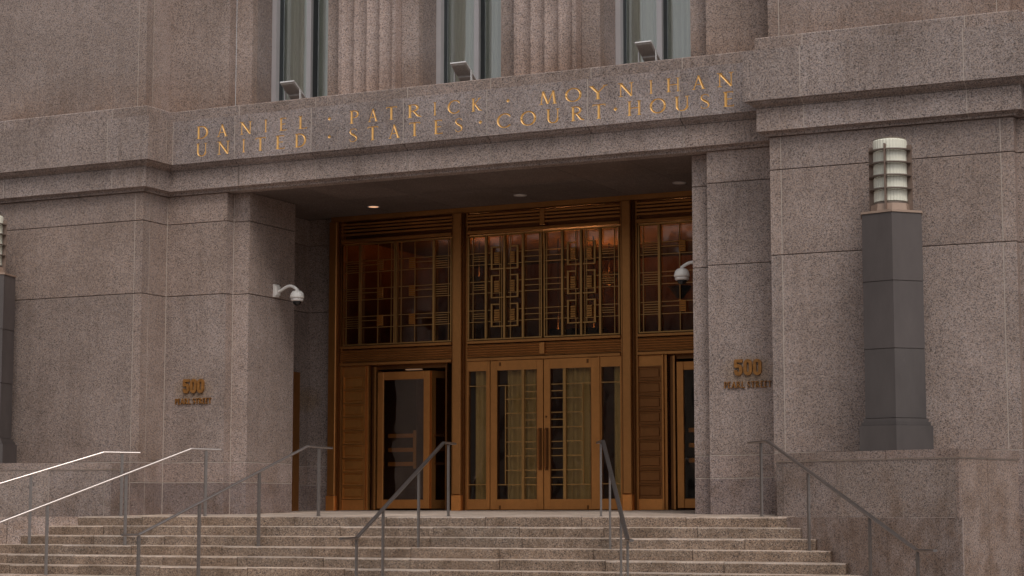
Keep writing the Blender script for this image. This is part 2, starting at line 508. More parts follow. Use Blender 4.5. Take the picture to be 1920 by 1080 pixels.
for seg in range(7):
    if seg == 2: dj.box(-5.2, 5.2, .60, .9, 5.65, 6.5)
    PU.piece(dj, seg, None, None, [(-.5, 5.29), (.02, 5.29), (.02, 6.6), (-.5, 6.6)])
mort.box(-5.095, -5.082, .388, .41, 5.765, 6.475)

# --- inscription -----------------------------------------------------------
TH, TN, SF = .15, .072, .06
def rib(pts, ws):
    P = [Vector(p) for p in pts]; n = len(P); L = []; Rr = []
    if not isinstance(ws, (list, tuple)): ws = [ws] * n
    for i in range(n):
        d0 = (P[i] - P[i - 1]).normalized() if i else (P[1] - P[0]).normalized()
        d1 = (P[i + 1] - P[i]).normalized() if i < n - 1 else d0
        t = (d0 + d1).normalized(); nn = Vector((-t.y, t.x)) * ws[i] / 2 / max(.6, t.dot(d1))
        L.append(P[i] + nn); Rr.append(P[i] - nn)
    return [tuple(p) for p in L + Rr[::-1]], [tuple(p) for p in P]
def arc(cx, cy, rx, ry, a0, a1, n=14, tk=TH, tn=TN):
    pts = []; ws = []
    for k in range(n + 1):
        a = R(a0 + (a1 - a0) * k / n); pts.append((cx + rx * math.cos(a), cy + ry * math.sin(a)))
        ws.append(tn + (tk - tn) * abs(math.cos(a)) ** 1.3)
    return rib(pts, ws)
def stem(x, y0=0, y1=1, wd=TH, s0=True, s1=True, sl=.13):
    o = [rib([(x, y0 + .01), (x, y1 - .01)], wd)]
    if s0: o.append(rib([(x - sl, y0 + SF / 2), (x + sl, y0 + SF / 2)], SF))
    if s1: o.append(rib([(x - sl, y1 - SF / 2), (x + sl, y1 - SF / 2)], SF))
    return o
def hbar(x0, x1, y, wd=TN, tick=0):
    o = [rib([(x0, y), (x1, y)], wd)]
    if tick: o.append(rib([(x1 - .02, y - (.09 if tick != 1 else .09)), (x1 - .02, y + (.09 if tick == 2 else 0))] if tick != 3 else [(x1 - .02, y), (x1 - .02, y + .09)], [.045, .05]))
    return o
def glyph(c):
    g_ = []
    if c == 'D': g_ = stem(.16) + [rib([(.1, .975), (.35, .975)], TN), rib([(.1, .025), (.35, .025)], TN), arc(.34, .5, .44, .475, -90, 90)]; wd = .86
    elif c == 'A': g_ = [rib([(.42, .99), (.76, .03)], TH), rib([(.44, .97), (.12, .03)], TN), *hbar(.22, .62, .34), rib([(.0, .025), (.24, .025)], SF), rib([(.62, .025), (.9, .025)], SF)]; wd = .88
    elif c == 'N': g_ = [*stem(.14, wd=TN), rib([(.14, .96), (.80, .02)], TH), *stem(.80, wd=TN, s0=False), rib([(-.02, .975), (.16, .975)], SF)]; wd = .94
    elif c == 'I': g_ = stem(.15); wd = .3
    elif c == 'E': g_ = stem(.15) + hbar(.1, .56, .975, TN, 1) + hbar(.1, .50, .51) + hbar(.1, .60, .025, TN, 3); wd = .62
    elif c == 'L': g_ = stem(.15) + hbar(.1, .62, .025, TN, 3); wd = .64
    elif c == 'P': g_ = stem(.15) + [rib([(.1, .975), (.34, .975)], TN), rib([(.15, .46), (.34, .46)], TN), arc(.33, .717, .27, .257, -90, 90, 10)]; wd = .62
    elif c == 'R': g_ = stem(.15) + [rib([(.1, .975), (.34, .975)], TN), rib([(.15, .50), (.34, .50)], TN), arc(.33, .737, .27, .237, -90, 90, 10), rib([(.34, .5), (.62, .12), (.84, .02)], [.09, TH, .05])]; wd = .84
    elif c == 'T': g_ = stem(.36, s1=False) + hbar(0, .74, .972) + [rib([(.02, .96), (.02, .86)], .05), rib([(.72, .96), (.72, .86)], .05)]; wd = .74
    elif c == 'C': g_ = [arc(.5, .5, .45, .475, 42, 318, 20), rib([(.82, .84), (.84, .70)], [.07, .04]), rib([(.80, .15), (.86, .24)], [.05, .04])]; wd = .9
    elif c == 'O': g_ = [arc(.5, .5, .44, .475, 0, 180, 14), arc(.5, .5, .44, .475, 180, 360, 14)]; wd = 1.0
    elif c == 'K': g_ = stem(.15) + [rib([(.19, .48), (.62, .96)], TN), rib([(.27, .56), (.60, .12), (.82, .02)], [TH * .8, TH, .05]), rib([(.50, .975), (.74, .975)], SF)]; wd = .8
    elif c == 'M': g_ = [rib([(.20, .98), (.10, .02)], TN), rib([(.20, .97), (.52, .03)], TH), rib([(.52, .03), (.84, .97)], TN), rib([(.84, .98), (.94, .02)], TH), rib([(-.02, .025), (.22, .025)], SF), rib([(.80, .025), (1.08, .025)], SF)]; wd = 1.06
    elif c == 'Y': g_ = [rib([(.08, .98), (.42, .48)], TH), rib([(.78, .98), (.43, .48)], TN), *stem(.42, 0, .52, s1=False), rib([(-.03, .975), (.2, .975)], SF), rib([(.66, .975), (.9, .975)], SF)]; wd = .86
    elif c == 'H': g_ = stem(.15) + stem(.80) + hbar(.15, .80, .51); wd = .95
    elif c == 'U': g_ = [*stem(.15, .3, 1, s0=False), *stem(.80, .3, 1, wd=TN, s0=False), arc(.475, .34, .325, .315, 180, 360, 14)]; wd = .94
    elif c == 'S':
        pts = [(.56, .80), (.48, .93), (.30, .975), (.13, .90), (.08, .76), (.16, .62), (.32, .52), (.48, .40), (.55, .26), (.49, .10), (.30, .025), (.12, .07), (.05, .21)]
        g_ = [rib(pts, [.04, .05, .05, .07, .10, .125, TH, .125, .10, .07, .05, .05, .04])]; wd = .62
    elif c == '.': g_ = [([(0, .5), (.12, .38), (.24, .5), (.12, .62)], [(.06, .5), (.18, .5)])]; wd = .24
    return g_, wd
def letter_polys(c, x0, x1, z0, z1):
    g_, wd = glyph(c); sx = (x1 - x0) / wd; sz = (z1 - z0)
    if c == '.': x0 -= .02; x1 += .02; z0 -= .01; z1 += .035; sz = z1 - z0; sx = .28; x0 = (x0 + x1) / 2 - wd * sx / 2
    elif c == 'I': sx = sz * .82; x0 = (x0 + x1) / 2 - wd * sx / 2
    return [([(x0 + a * sx, z0 + b * sz) for a, b in poly], [(x0 + a * sx, z0 + b * sz) for a, b in mid]) for poly, mid in g_]
def cdt(polys, mids=(), rects=()):
    vs_ = []; es = []; fs = []
    def ccw(q):
        a = sum(q[i][0] * q[(i + 1) % len(q)][1] - q[(i + 1) % len(q)][0] * q[i][1] for i in range(len(q)))
        return list(q) if a > 0 else list(q)[::-1]
    polys = [ccw(q) for q in polys]; rects = [ccw(q) for q in rects]
    for r_ in rects: o = len(vs_); vs_ += r_; fs.append(list(range(o, o + len(r_))))
    for p in polys: o = len(vs_); vs_ += p; fs.append(list(range(o, o + len(p))))
    for m in mids:
        o = len(vs_); vs_ += m; es += [(o + i, o + i + 1) for i in range(len(m) - 1)]
    return delaunay_2d_cdt([Vector(v) for v in vs_], es, fs, 0, 1e-6)
def seg_d(p, a, b):
    ab = b - a; t = max(0, min(1, (p - a).dot(ab) / max(1e-12, ab.dot(ab)))); return (p - a - ab * t).length
def groove(name, letters, y, parent, mat='gold', depth=.012):
    polys = [q[0] for q in letters]; mids = [q[1] for q in letters]
    v, e, f, _, _, of = cdt(polys, mids)
    ins = [t for t, o in zip(f, of) if o]
    cnt = {}
    for t in ins:
        for a, b in ((t[0], t[1]), (t[1], t[2]), (t[2], t[0])): cnt[frozenset((a, b))] = cnt.get(frozenset((a, b)), 0) + 1
    be = [tuple(k) for k, n in cnt.items() if n == 1]
    bv = {i for e_ in be for i in e_}
    used = sorted({i for t in ins for i in t}); ix = {u: k for k, u in enumerate(used)}
    mb = MB(); pts = []
    for u in used:
        d = 0 if u in bv else min(seg_d(v[u], v[a], v[b]) for a, b in be)
        pts.append((v[u].x, y + .0015 + min(depth, d * .8) + (.001 if u not in bv else 0), v[u].y))
    mb.add(pts, [tuple(ix[i] for i in t) for t in ins])
    return mb.build(name, mat, parent)
def raised(name, polys, y, h, parent, mat='sign_bronze'):
    v, e, f, _, _, of = cdt(polys)
    ins = [t for t, o in zip(f, of) if o]
    mb = MB(); cnt = {}
    for t in ins:
        for a, b in ((t[0], t[1]), (t[1], t[2]), (t[2], t[0])):
            k = frozenset((a, b)); cnt.setdefault(k, []).append((a, b))
    used = sorted({i for t in ins for i in t}); ix = {u: k for k, u in enumerate(used)}; n = len(used)
    fs = [tuple(ix[i] for i in t) for t in ins]
    for k, l in cnt.items():
        if len(l) == 1: a, b = l[0]; fs.append((ix[a], ix[b], n + ix[b], n + ix[a]))
    mb.add([(v[u].x, y - h, v[u].y) for u in used] + [(v[u].x, y + .002, v[u].y) for u in used], fs)
    return mb.build(name, mat, parent)

# measured letter extents on the frieze (metres)
ROW1 = [('D', -4.62, -4.385), ('A', -4.215, -4.01), ('N', -3.765, -3.535), ('I', -3.30, -3.24), ('E', -3.01, -2.87), ('L', -2.65, -2.485), ('.', -2.09, -2.05),
        ('P', -1.70, -1.545), ('A', -1.36, -1.19), ('T', -1.035, -.845), ('R', -.655, -.405), ('I', -.20, -.14), ('C', .055, .27), ('K', .465, .64), ('.', 1.07, 1.11),
        ('M', 1.62, 1.905), ('O', 2.045, 2.31), ('Y', 2.445, 2.72), ('N', 2.91, 3.155), ('I', 3.40, 3.46), ('H', 3.67, 3.895), ('A', 4.07, 4.275), ('N', 4.46, 4.71)]
ROW2 = [('U', -4.62, -4.40), ('N', -4.20, -3.96), ('I', -3.72, -3.66), ('T', -3.46, -3.27), ('E', -3.08, -2.90), ('D', -2.72, -2.50), ('.', -2.09, -2.05),
        ('S', -1.71, -1.55), ('T', -1.37, -1.18), ('A', -.99, -.79), ('T', -.62, -.43), ('E', -.19, -.03), ('S', .175, .32), ('.', .60, .64),
        ('C', .905, 1.14), ('O', 1.30, 1.56), ('U', 1.73, 1.955), ('R', 2.135, 2.355), ('T', 2.49, 2.70), ('.', 2.84, 2.88), ('H', 3.05, 3.275), ('O', 3.41, 3.66),
        ('U', 3.795, 4.03), ('S', 4.19, 4.345), ('E', 4.545, 4.715)]
FY = .39
allpolys = []
for row, z0, z1 in ((ROW1, 6.155, 6.362), (ROW2, 5.860, 6.078)):
    for c, a, b in row:
        L = letter_polys(c, a, b, z0, z1)
        allpolys += L
        groove('inscription_letter', L, FY, bld)
xs = [-5.085] + list(JC) + [5.085]
for a, b in zip(xs, xs[1:]):
    a += GAP if a > -5 else 0; b -= GAP if b < 5 else 0
    v, e, f, _, _, of = cdt([q[0] for q in allpolys if min(p[0] for p in q[0]) < b and max(p[0] for p in q[0]) > a], (), [[(a, 5.760), (b, 5.760), (b, 6.478), (a, 6.478)]])
    tri = [t for t, o in zip(f, of) if o and list(o) == [0]]
    mb = MB(); mb.add([(p.x, FY, p.y) for p in v], [tuple(t) for t in tri])
    body = [(-.05, 5.675), (.135, 5.675), (.145, 5.69), (.20, 5.712), (.235, 5.738), (.245, 5.756), (.28, 5.760), (.28, 6.478), (.20, 6.498), (-.05, 6.498)]
    n = len(body); vs_ = [((x + (.28 - p) * (-1 if x < 0 else 1)) if abs(x) > 5 else x, .67 - p, z) for x in (a, b) for p, z in body]
    fs = [tuple(range(n)), tuple(range(2 * n - 1, n - 1, -1))] + [(j, n + j, n + (j + 1) % n, (j + 1) % n) for j in range(n) if j != 6]
    mb.add(vs_, fs)
    t = tint(); o = mb.build('granite_block', 'granite_band', bld, color=tuple(x * y for x, y in zip(t, (1.0, 1.02, 1.05))), label="frieze block with gilded carved lettering")
for x in JC:
    mort.box(x - GAP * .99, x + GAP * .99, FY + .004, FY + .1, 5.765, 6.475)
    mort.box(x - GAP * .99, x + GAP * .99, .53 + .004, .7, 5.35, 5.66)

# --- upper storey ------------------------------------------------------------
jul = {0: (-8.58, -5.53), 1: (.19,)}; jur = {2: (.19,), 3: (5.53, 8.58)}
up = [(-.13, 6.692), (0, 6.692), (0, 12.5), (-.13, 12.5)]
run_course(PUL, up, jul, bld, mortar=mort); run_course(PUR, up, jur, bld, mortar=mort)
for p_ in (PUL, PUR):
    for seg in range(len(p_.p) - 1): p_.piece(dj, seg, None, None, [(-.3, 6.6), (-.03, 6.6), (-.03, 12.4), (-.3, 12.4)])
def pier(xc):
    """fluted pier block with set-back margins and window reveals"""
    x0, x1 = xc - .525, xc + .525
    pts = [(x1, .87), (x1, .68)]
    fw = .235; m = (1.05 - 4 * fw) / 2
    front = []
    for k in range(4):
        a = x0 + m + k * fw
        for j in range(9):
            t = j / 8; front.append((a + .006 + (fw - .012) * t, .68 + .040 * math.sin(math.pi * t) ** .8))
    poly = [(x0, .90), (x0, .68)] + front + [(x1, .68), (x1, .90)]
    MB().prism([(a, b) for a, b in poly], 6.692, 12.5).build('fluted_pier', 'granite', bld, color=(1.06, 1.04, 1.04))
    for s_ in (-1, 1):
        xa, xb = sorted((xc + s_ * .531, xc + s_ * .84))
        MB().box(xa, xb, .87, 1.02, 6.692, 12.5).build('granite_block', 'granite', bld, color=tint())
        xo, xi = xc + s_ * .84, xc + s_ * .72
        MB().box(min(xo, xi), max(xo, xi), 1.028, 1.66, 6.692, 12.5).build('granite_block', 'granite', bld, color=(.90, .93, .97))
    dj.box(x0 + .02, x1 - .02, .9, 1.6, 6.6, 12.4)
for xc in (-1.57, 1.57): pier(xc)
for s_ in (-1, 1):        # end pilasters beside the outer windows
    xa, xb = sorted((s_ * 3.87, s_ * 4.184))
    MB().box(xa, xb, .87, 1.02, 6.692, 12.5).build('granite_block', 'granite', bld, color=tint())
    xa, xb = sorted((s_ * 3.87, s_ * 4.0))
    MB().box(xa, xb, 1.028, 1.66, 6.692, 12.5).build('granite_block', 'granite', bld, color=(.90, .93, .97))
for xc in (-3.14, 0, 3.14):
    wd = part_empty('window', (xc, 1.5, 6.69), bld)
    x0, x1 = xc - .73, xc + .73
    for a, b in ((x0 + .004, x0 + .088), (x1 - .088, x1 - .004)):
        MB().box(a, b, 1.45, 1.56, 6.70, 12.4).build('frame', 'aluminium', wd)
        MB().box(a, b, 1.565, 1.70, 6.70, 12.4).build('shaded_side', 'shaded_side', wd)  # near-black rear half: shade on frame and mullion sides painted in
    MB().box(xc - .042, xc + .042, 1.45, 1.52, 6.70, 12.4).build('mullion', 'aluminium', wd)
    MB().box(xc - .040, xc + .040, 1.522, 1.70, 6.70, 12.4).build('shaded_side', 'shaded_side', wd)
    for s_ in (-1, 1):
        a, b = sorted((xc + s_ * .042, xc + s_ * .64))
        MB().box(a, b, 1.672, 1.684, 6.70, 12.4).build('pane', 'window_glass', wd)
    MB().box(x0 + .09, x1 - .09, 1.60, 1.70, 6.692, 6.72).build('sill_rail', 'aluminium', wd)
    cv = []; n = 120
    for k in range(n + 1):
        x = x0 + .02 + (1.42) * k / n
        cv.append((x, 1.728 + .022 * math.sin(k * .9 + xc) + .02 * math.sin(k * .37 + 2 * xc)))
    mb = MB(); mb.add([(x, y, 6.68) for x, y in cv] + [(x, y, 12.4) for x, y in cv], [(k, k + 1, n + 2 + k, n + 1 + k) for k in range(n)])
    mb.build('curtain', 'window_curtain', wd, smooth=True)
dj.box(-4.6, 4.6, 2.1, 2.2, 6.6, 12.4)
dj.box(-10.5, 10.5, .9, 2.2, 12.4, 12.5)

# --- porch soffit ------------------------------------------------------------
xs = [-4.66, -3.87, -2.85, -1.61, 0.0, 1.61, 2.85, 3.87, 4.66]
ys = [.84, 2.25, 3.98]
for a, b in zip(xs, xs[1:]):
    for c, d in zip(ys, ys[1:]):
        if abs(a + b) > 7.8 and c < 2: continue
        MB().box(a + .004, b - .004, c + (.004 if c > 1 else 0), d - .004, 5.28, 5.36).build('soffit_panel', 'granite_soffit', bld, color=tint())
MB().box(-4.9, 4.9, .8, 4.3, 5.37, 5.5).build('soffit_backing', 'dark_joint', bld)
for x, m_ in ((-2.8, 'downlight_on'), (0, 'downlight_off'), (2.82, 'downlight_off')):
    dl = part_empty('downlight', (x, 3.05, 5.27), bld)
    MB().lathe(x, 3.05, [(.085, 5.2795), (.105, 5.268), (.112, 5.2795)], 24, False).build('trim_ring', 'aluminium', dl, True)
    MB().lathe(x, 3.05, [(.084, 5.274), (.084, 5.279)], 24).build('lens', m_, dl)

# ------------------------------------------------------------------ bronze entrance screen
G, FZ = 3.95, .10
scr = thing("entrance_screen", (0, G, .1), "tall bronze entrance screen of latticed transoms over doors inside the granite porch", "entrance")
def Bx(name, x0, x1, y0, y1, z0, z1, mat='bronze', parent=None, c=0.0, **k):
    return MB().box(x0, x1, y0, y1, z0, z1, c).build(name, mat, parent or scr, **k)
Bx('header', -4.12, 4.12, G - .12, G + .2, 5.195, 5.277)
for xc in (-4.06, -1.575, 1.575, 4.06):
    Bx('column', xc - .078, xc + .078, G - .16, G + .05, .36, 5.19, c=.012)
    Bx('column_base', xc - .09, xc + .09, G - .175, G + .05, FZ - .02, .355, 'bronze_door', c=.01, color=(1.5, 1.4, 1.3))
    for s_ in (-1, 1):
        if abs(xc) > 4 and s_ * xc > 0: continue
        xa, xb = sorted((xc + s_ * .082, xc + s_ * .108)); Bx('column_moulding', xa, xb, G - .09, G + .05, FZ, 5.19, 'bronze_dark')
        xa, xb = sorted((xc + s_ * .110, xc + s_ * .15)); Bx('column_moulding', xa, xb, G - .035, G + .05, FZ, 5.19, 'bronze')
bays = [(-3.95, -1.725), (-1.425, 1.425), (1.725, 3.95)]
for bi, (a, b) in enumerate(bays):
    mid = (a + b) / 2
    halves = [(a, mid - .05), (mid + .05, b)] if bi == 1 else [(a, b)]
    for h0, h1 in halves:
        for z in (5.115, 5.060, 5.000, 4.935):
            MB().add([(x, y, zz) for x in (h0, h1) for y, zz in ((G - .055, z + .004), (G - .055, z + .036), (G + .05, z + .044), (G + .05, z + .012))],
                     [(0, 1, 2, 3), (7, 6, 5, 4), (0, 4, 5, 1), (1, 5, 6, 2), (2, 6, 7, 3), (3, 7, 4, 0)]).build('louvre_slat', 'bronze_door', scr)
    if bi == 1: Bx('louvre_post', mid - .045, mid + .045, G - .06, G + .04, 4.90, 5.16, 'bronze_door')
    Bx('louvre_back', a, b, G + .06, G + .08, 4.88, 5.19, 'bronze_dark')
    Bx('transom_rail', a, b, G - .07, G + .06, 4.815, 4.872, c=.006)
    Bx('transom_rail', a, b, G - .07, G + .06, 2.925, 2.972, c=.006)
    # reeded band
    Bx('reeded_band', a, b, G - .03, G + .06, 2.69, 2.905, 'bronze', color=(.75, .72, .7))
    for k in range(5):
        z = 2.70 + k * .041
        MB().sweep([(a, G - .03, z + .018), (b, G - .03, z + .018)], [(0, -.017), (.014, -.010), (.020, 0), (.014, .010), (0, .017)]).build('band_reed', 'bronze', scr, color=(.9, .88, .85))
    Bx('door_head_rail', a, b, G - .07, G + .06, 2.625, 2.677, c=.006)
Bx('band_post', -.045, .045, G - .075, G - .032, 2.71, 2.90, 'bronze_door')
Bx('louvre_end', -4.16, -4.13, G - .02, G + .1, .1, 5.19, 'bronze_dark')

def transom(x0, x1, kind, flip=False):
    tw = part_empty('transom_window', ((x0 + x1) / 2, G, 2.98), scr)
    zb, zt = 2.985, 4.79; y0, y1 = G - .035, G + .015
    T = lambda n, a, b, c, d, m='brass', yy0=y0, yy1=y1, **k: Bx(n, a, b, yy0, yy1, c, d, m, tw, **k)
    T('frame', x0, x1, zt - .022, zt); T('frame', x0, x1, zb, zb + .022)
    T('frame', x0, x0 + .022, zb + .022, zt - .022); T('frame', x1 - .022, x1, zb + .022, zt - .022)
    lat = MB()
    fx = (lambda v: x0 + x1 - v) if flip else (lambda v: v)
    def lb(a, b, c, d, dy=0.0):
        a, b = sorted((fx(a), fx(b))); lat.box(a, b, G - .028 + dy, G - .004 + dy, c, d)
    TW = .011
    def V(x, c=None, d=None, w_=TW): lb(x - w_ / 2, x + w_ / 2, zb + .02 if c is None else c, zt - .02 if d is None else d, .003)
    def H(a, b, z, w_=TW): lb(a, b, z - w_ / 2, z + w_ / 2)
    zs = [4.476, 3.985, 3.492]
    if kind == 'c':
        c = (x0 + x1) / 2; w_ = x1 - x0
        mull = [x0 + w_ * .25, c, x0 + w_ * .75]
        for m_ in mull: T('mullion', m_ - .018, m_ + .018, zb + .022, zt - .022, 'brass', G - .05, G + .01)
        V(x0 + .095); V(x1 - .05); V(c - .095, 3.2, None); V(c - .060); V(c + .105)
        for z in zs:
            for k, dz in enumerate((0, -.057, -.095, -.134, -.198)):
                H(x0 + .02 if k in (0, 4) else x0 + .095, mull[0], z + dz)
            for dz in (0, -.096, -.192): H(mull[2], x1 - .02, z + dz)
            for s_ in (-1, 1):
                o_ = c + s_ * .262; zt_, zb_ = z + .105, z - .292
                lb(min(o_, o_ - s_ * .032), max(o_, o_ - s_ * .032), zb_, zt_, -.008)
                H(min(o_, c + s_ * .098), max(o_, c + s_ * .098), zt_ - .01, .02)
                H(min(o_, c), max(o_, c), zb_ + .01, .02)
                H(min(o_, mull[0] if s_ < 0 else mull[2]), max(o_, mull[0] if s_ < 0 else mull[2]), z)
                H(min(o_, mull[0] if s_ < 0 else mull[2]), max(o_, mull[0] if s_ < 0 else mull[2]), z - .195)
                H(min(c + s_ * .262, c + s_ * .06), max(c + s_ * .262, c + s_ * .06), z - .205)
                for q in range(5):
                    zz = z + .005 - q * .040
                    a_, b_ = sorted((fx(c + s_ * .100), fx(c + s_ * .196)))
                    MB().box(a_, b_, G - .045, G - .006, zz - .034, zz, .004).build('lattice_block', 'brass', tw, color=(.9, .8, .7))
    else:
        # narrow light | wide light | wide light | narrow light
        c = (x0 + x1) / 2
        m0, m1 = x0 + .375, x1 - .345
        for m_, w_ in ((m0, .02), (m1, .02)): T('mullion', m_ - w_, m_ + w_, zb + .022, zt - .022, 'brass', G - .05, G + .01)
        for s_ in (-1, 1): T('mullion', c + s_ * .018 - .013, c + s_ * .018 + .013, zb + .022, zt - .022, 'brass', G - .06, G + .01)
        V(x0 + .085); V(x1 - .065); V(c - .10); V(c + .10); V(c + .37); V(c - .37)
        for z in zs:
            for k, dz in enumerate((0, -.039, -.083, -.121, -.16, -.199)):
                e = .085 if 0 < k < 5 else .02
                H(x0 + e, m0, z + dz); H(m1, x1 - (e if k else .02), z + dz)
            for s_ in (-1, 1):
                mm = m0 if s_ < 0 else m1
                H(min(c, mm), max(c, mm), z); H(min(c, mm), max(c, mm), z - .20)
                e = c + s_ * .37; H(min(e, mm), max(e, mm), z - .075)
                for q in range(5):
                    zz = z + .01 - q * .038
                    a_, b_ = sorted((c + s_ * .26, c + s_ * .38))
                    MB().box(a_, b_, G - .04, G - .006, zz - .033, zz, .004).build('lattice_block', 'brass', tw, color=(.95, .72, .5))
    lat.build('lattice', 'brass', tw)
    MB().box(x0 + .01, x1 - .01, G + .02, G + .028, zb + .01, zt - .01).build('pane', 'transom_glass', tw)
transom(-1.422, -.018, 'c'); transom(.018, 1.405, 'c', True)
transom(-3.94, -1.74, 's'); transom(1.74, 3.94, 's')

# central doors and side lights
def leaf(x0, flip):
    """double-door leaf 0.99 m wide"""
    W = .990; d = part_empty('door', (x0 + W / 2, G, .11), scr)
    f = (lambda u: x0 + W - u) if flip else (lambda u: x0 + u)
    def b_(name, u0, u1, z0, z1, y0, y1, m='bronze_door', c=0.0, **k):
        a, b = sorted((f(u0), f(u1))); return Bx(name, a, b, y0, y1, z0, z1, m, d, c, **k)
    b_('stile', 0, .125, .112, 2.618, G - .05, G + .01, c=.005); b_('stile', .873, W, .112, 2.618, G - .05, G + .01, c=.005)
    b_('top_rail', .125, .873, 2.455, 2.618, G - .05, G + .01); b_('bottom_rail', .125, .873, .112, .283, G - .05, G + .01)
    b_('glazing_bar', .587, .636, .283, 2.455, G - .045, G - .005, 'brass')
    b_('glazing_bar', .270, .285, .530, 2.19, G - .035, G - .01, 'brass')
    b_('glazing_bar', .125, .587, 2.19, 2.204, G - .034, G - .01, 'brass'); b_('glazing_bar', .125, .587, .518, .532, G - .034, G - .01, 'brass')
    for z in (1.963, 1.724, 1.479, 1.245, 1.007, .767): b_('glazing_bar', .285, .587, z - .007, z + .007, G - .034, G - .01, 'brass')
    for z in (2.195, 2.083, 1.964, 1.725, 1.606, 1.478, 1.24, 1.124, 1.003, .766, .642, .523): b_('glazing_bar', .636, .873, z - .007, z + .007, G - .034, G - .01, 'brass')
    b_('pane', .12, .878, .28, 2.458, G - .003, G + .005, 'door_glass')
    # dark rebate line round the glass
    b_('rebate', .125, .135, .283, 2.455, G - .046, G - .006, 'bronze_dark'); b_('rebate', .863, .873, .283, 2.455, G - .046, G - .006, 'bronze_dark')
    hx = f(.935)
    MB().sweep([(hx, G - .048, .80), (hx, G - .115, .80), (hx, G - .115, 1.44), (hx, G - .048, 1.44)], [(.012, 0), (.008, .009), (0, .012), (-.008, .009), (-.012, 0), (-.008, -.009), (0, -.012), (.008, -.009)], (1, 0, 0)).build('handle', 'bronze_dark', d, color=(1.6, 1.4, 1.2))
    b_('handle_plate', .905, .965, .76, 1.47, G - .056, G - .05, 'bronze_dark')
    if flip: MB().lathe(f(.945), G - .052, [(.016, 1.64), (.018, 1.655), (.016, 1.67)], 12).build('lock', 'bronze_dark', d)
    for z in (.15, 2.56):
        b_('pivot_hinge', .17, .20, z - .03, z + .03, G - .062, G - .05, 'bronze_dark')
leaf(-.980, False); leaf(.022, True)
for s_ in (-1, 1):
    def sx(a, b): return sorted((s_ * a + .006, s_ * b + .006))
    a, b = sx(.992, 1.045); Bx('side_mullion', a, b, G - .06, G + .03, .112, 2.622, 'bronze_door', c=.006)
    sl = part_empty('side_light', (s_ * 1.23, G, .11), scr)
    for n, u0, u1, z0, z1 in (('top_rail', 1.047, 1.425, 2.455, 2.622), ('bottom_rail', 1.047, 1.425, .112, .285), ('stile', 1.047, 1.066, .285, 2.455), ('stile', 1.405, 1.425, .285, 2.455)):
        a, b = sx(u0, u1); Bx(n, a, b, G - .045, G + .01, z0, z1, 'bronze_door', sl)
    a, b = sx(1.066, 1.405)
    for z in (2.20, .53): Bx('glazing_bar', a, b, G - .034, G - .01, z - .007, z + .007, 'brass', sl)
    Bx('pane', a, b, G - .003, G + .005, .285, 2.455, 'door_glass', sl)
# curtains behind the central doors
def drape(name, x0, x1, y, z0, z1, mat, parent, ph=0.0, step=.02, amp=.03):
    n = int((x1 - x0) / step); cv = []
    for k in range(n + 1):
        x = x0 + (x1 - x0) * k / n
        cv.append((x, y + amp * math.sin(x * 42 + ph) + amp * .6 * math.sin(x * 19 + ph * 2)))
    mb = MB(); mb.add([(a, b, z0) for a, b in cv] + [(a, b, z1) for a, b in cv], [(k, k + 1, n + 2 + k, n + 1 + k) for k in range(n)])
    return mb.build(name, mat, parent, smooth=True)
for a, b in ((-1.32, -1.02), (-.72, -.02), (.30, 1.0), (1.24, 1.40)): drape('curtain', a, b, G + .09, .13, 2.6, 'door_curtain', scr, a)

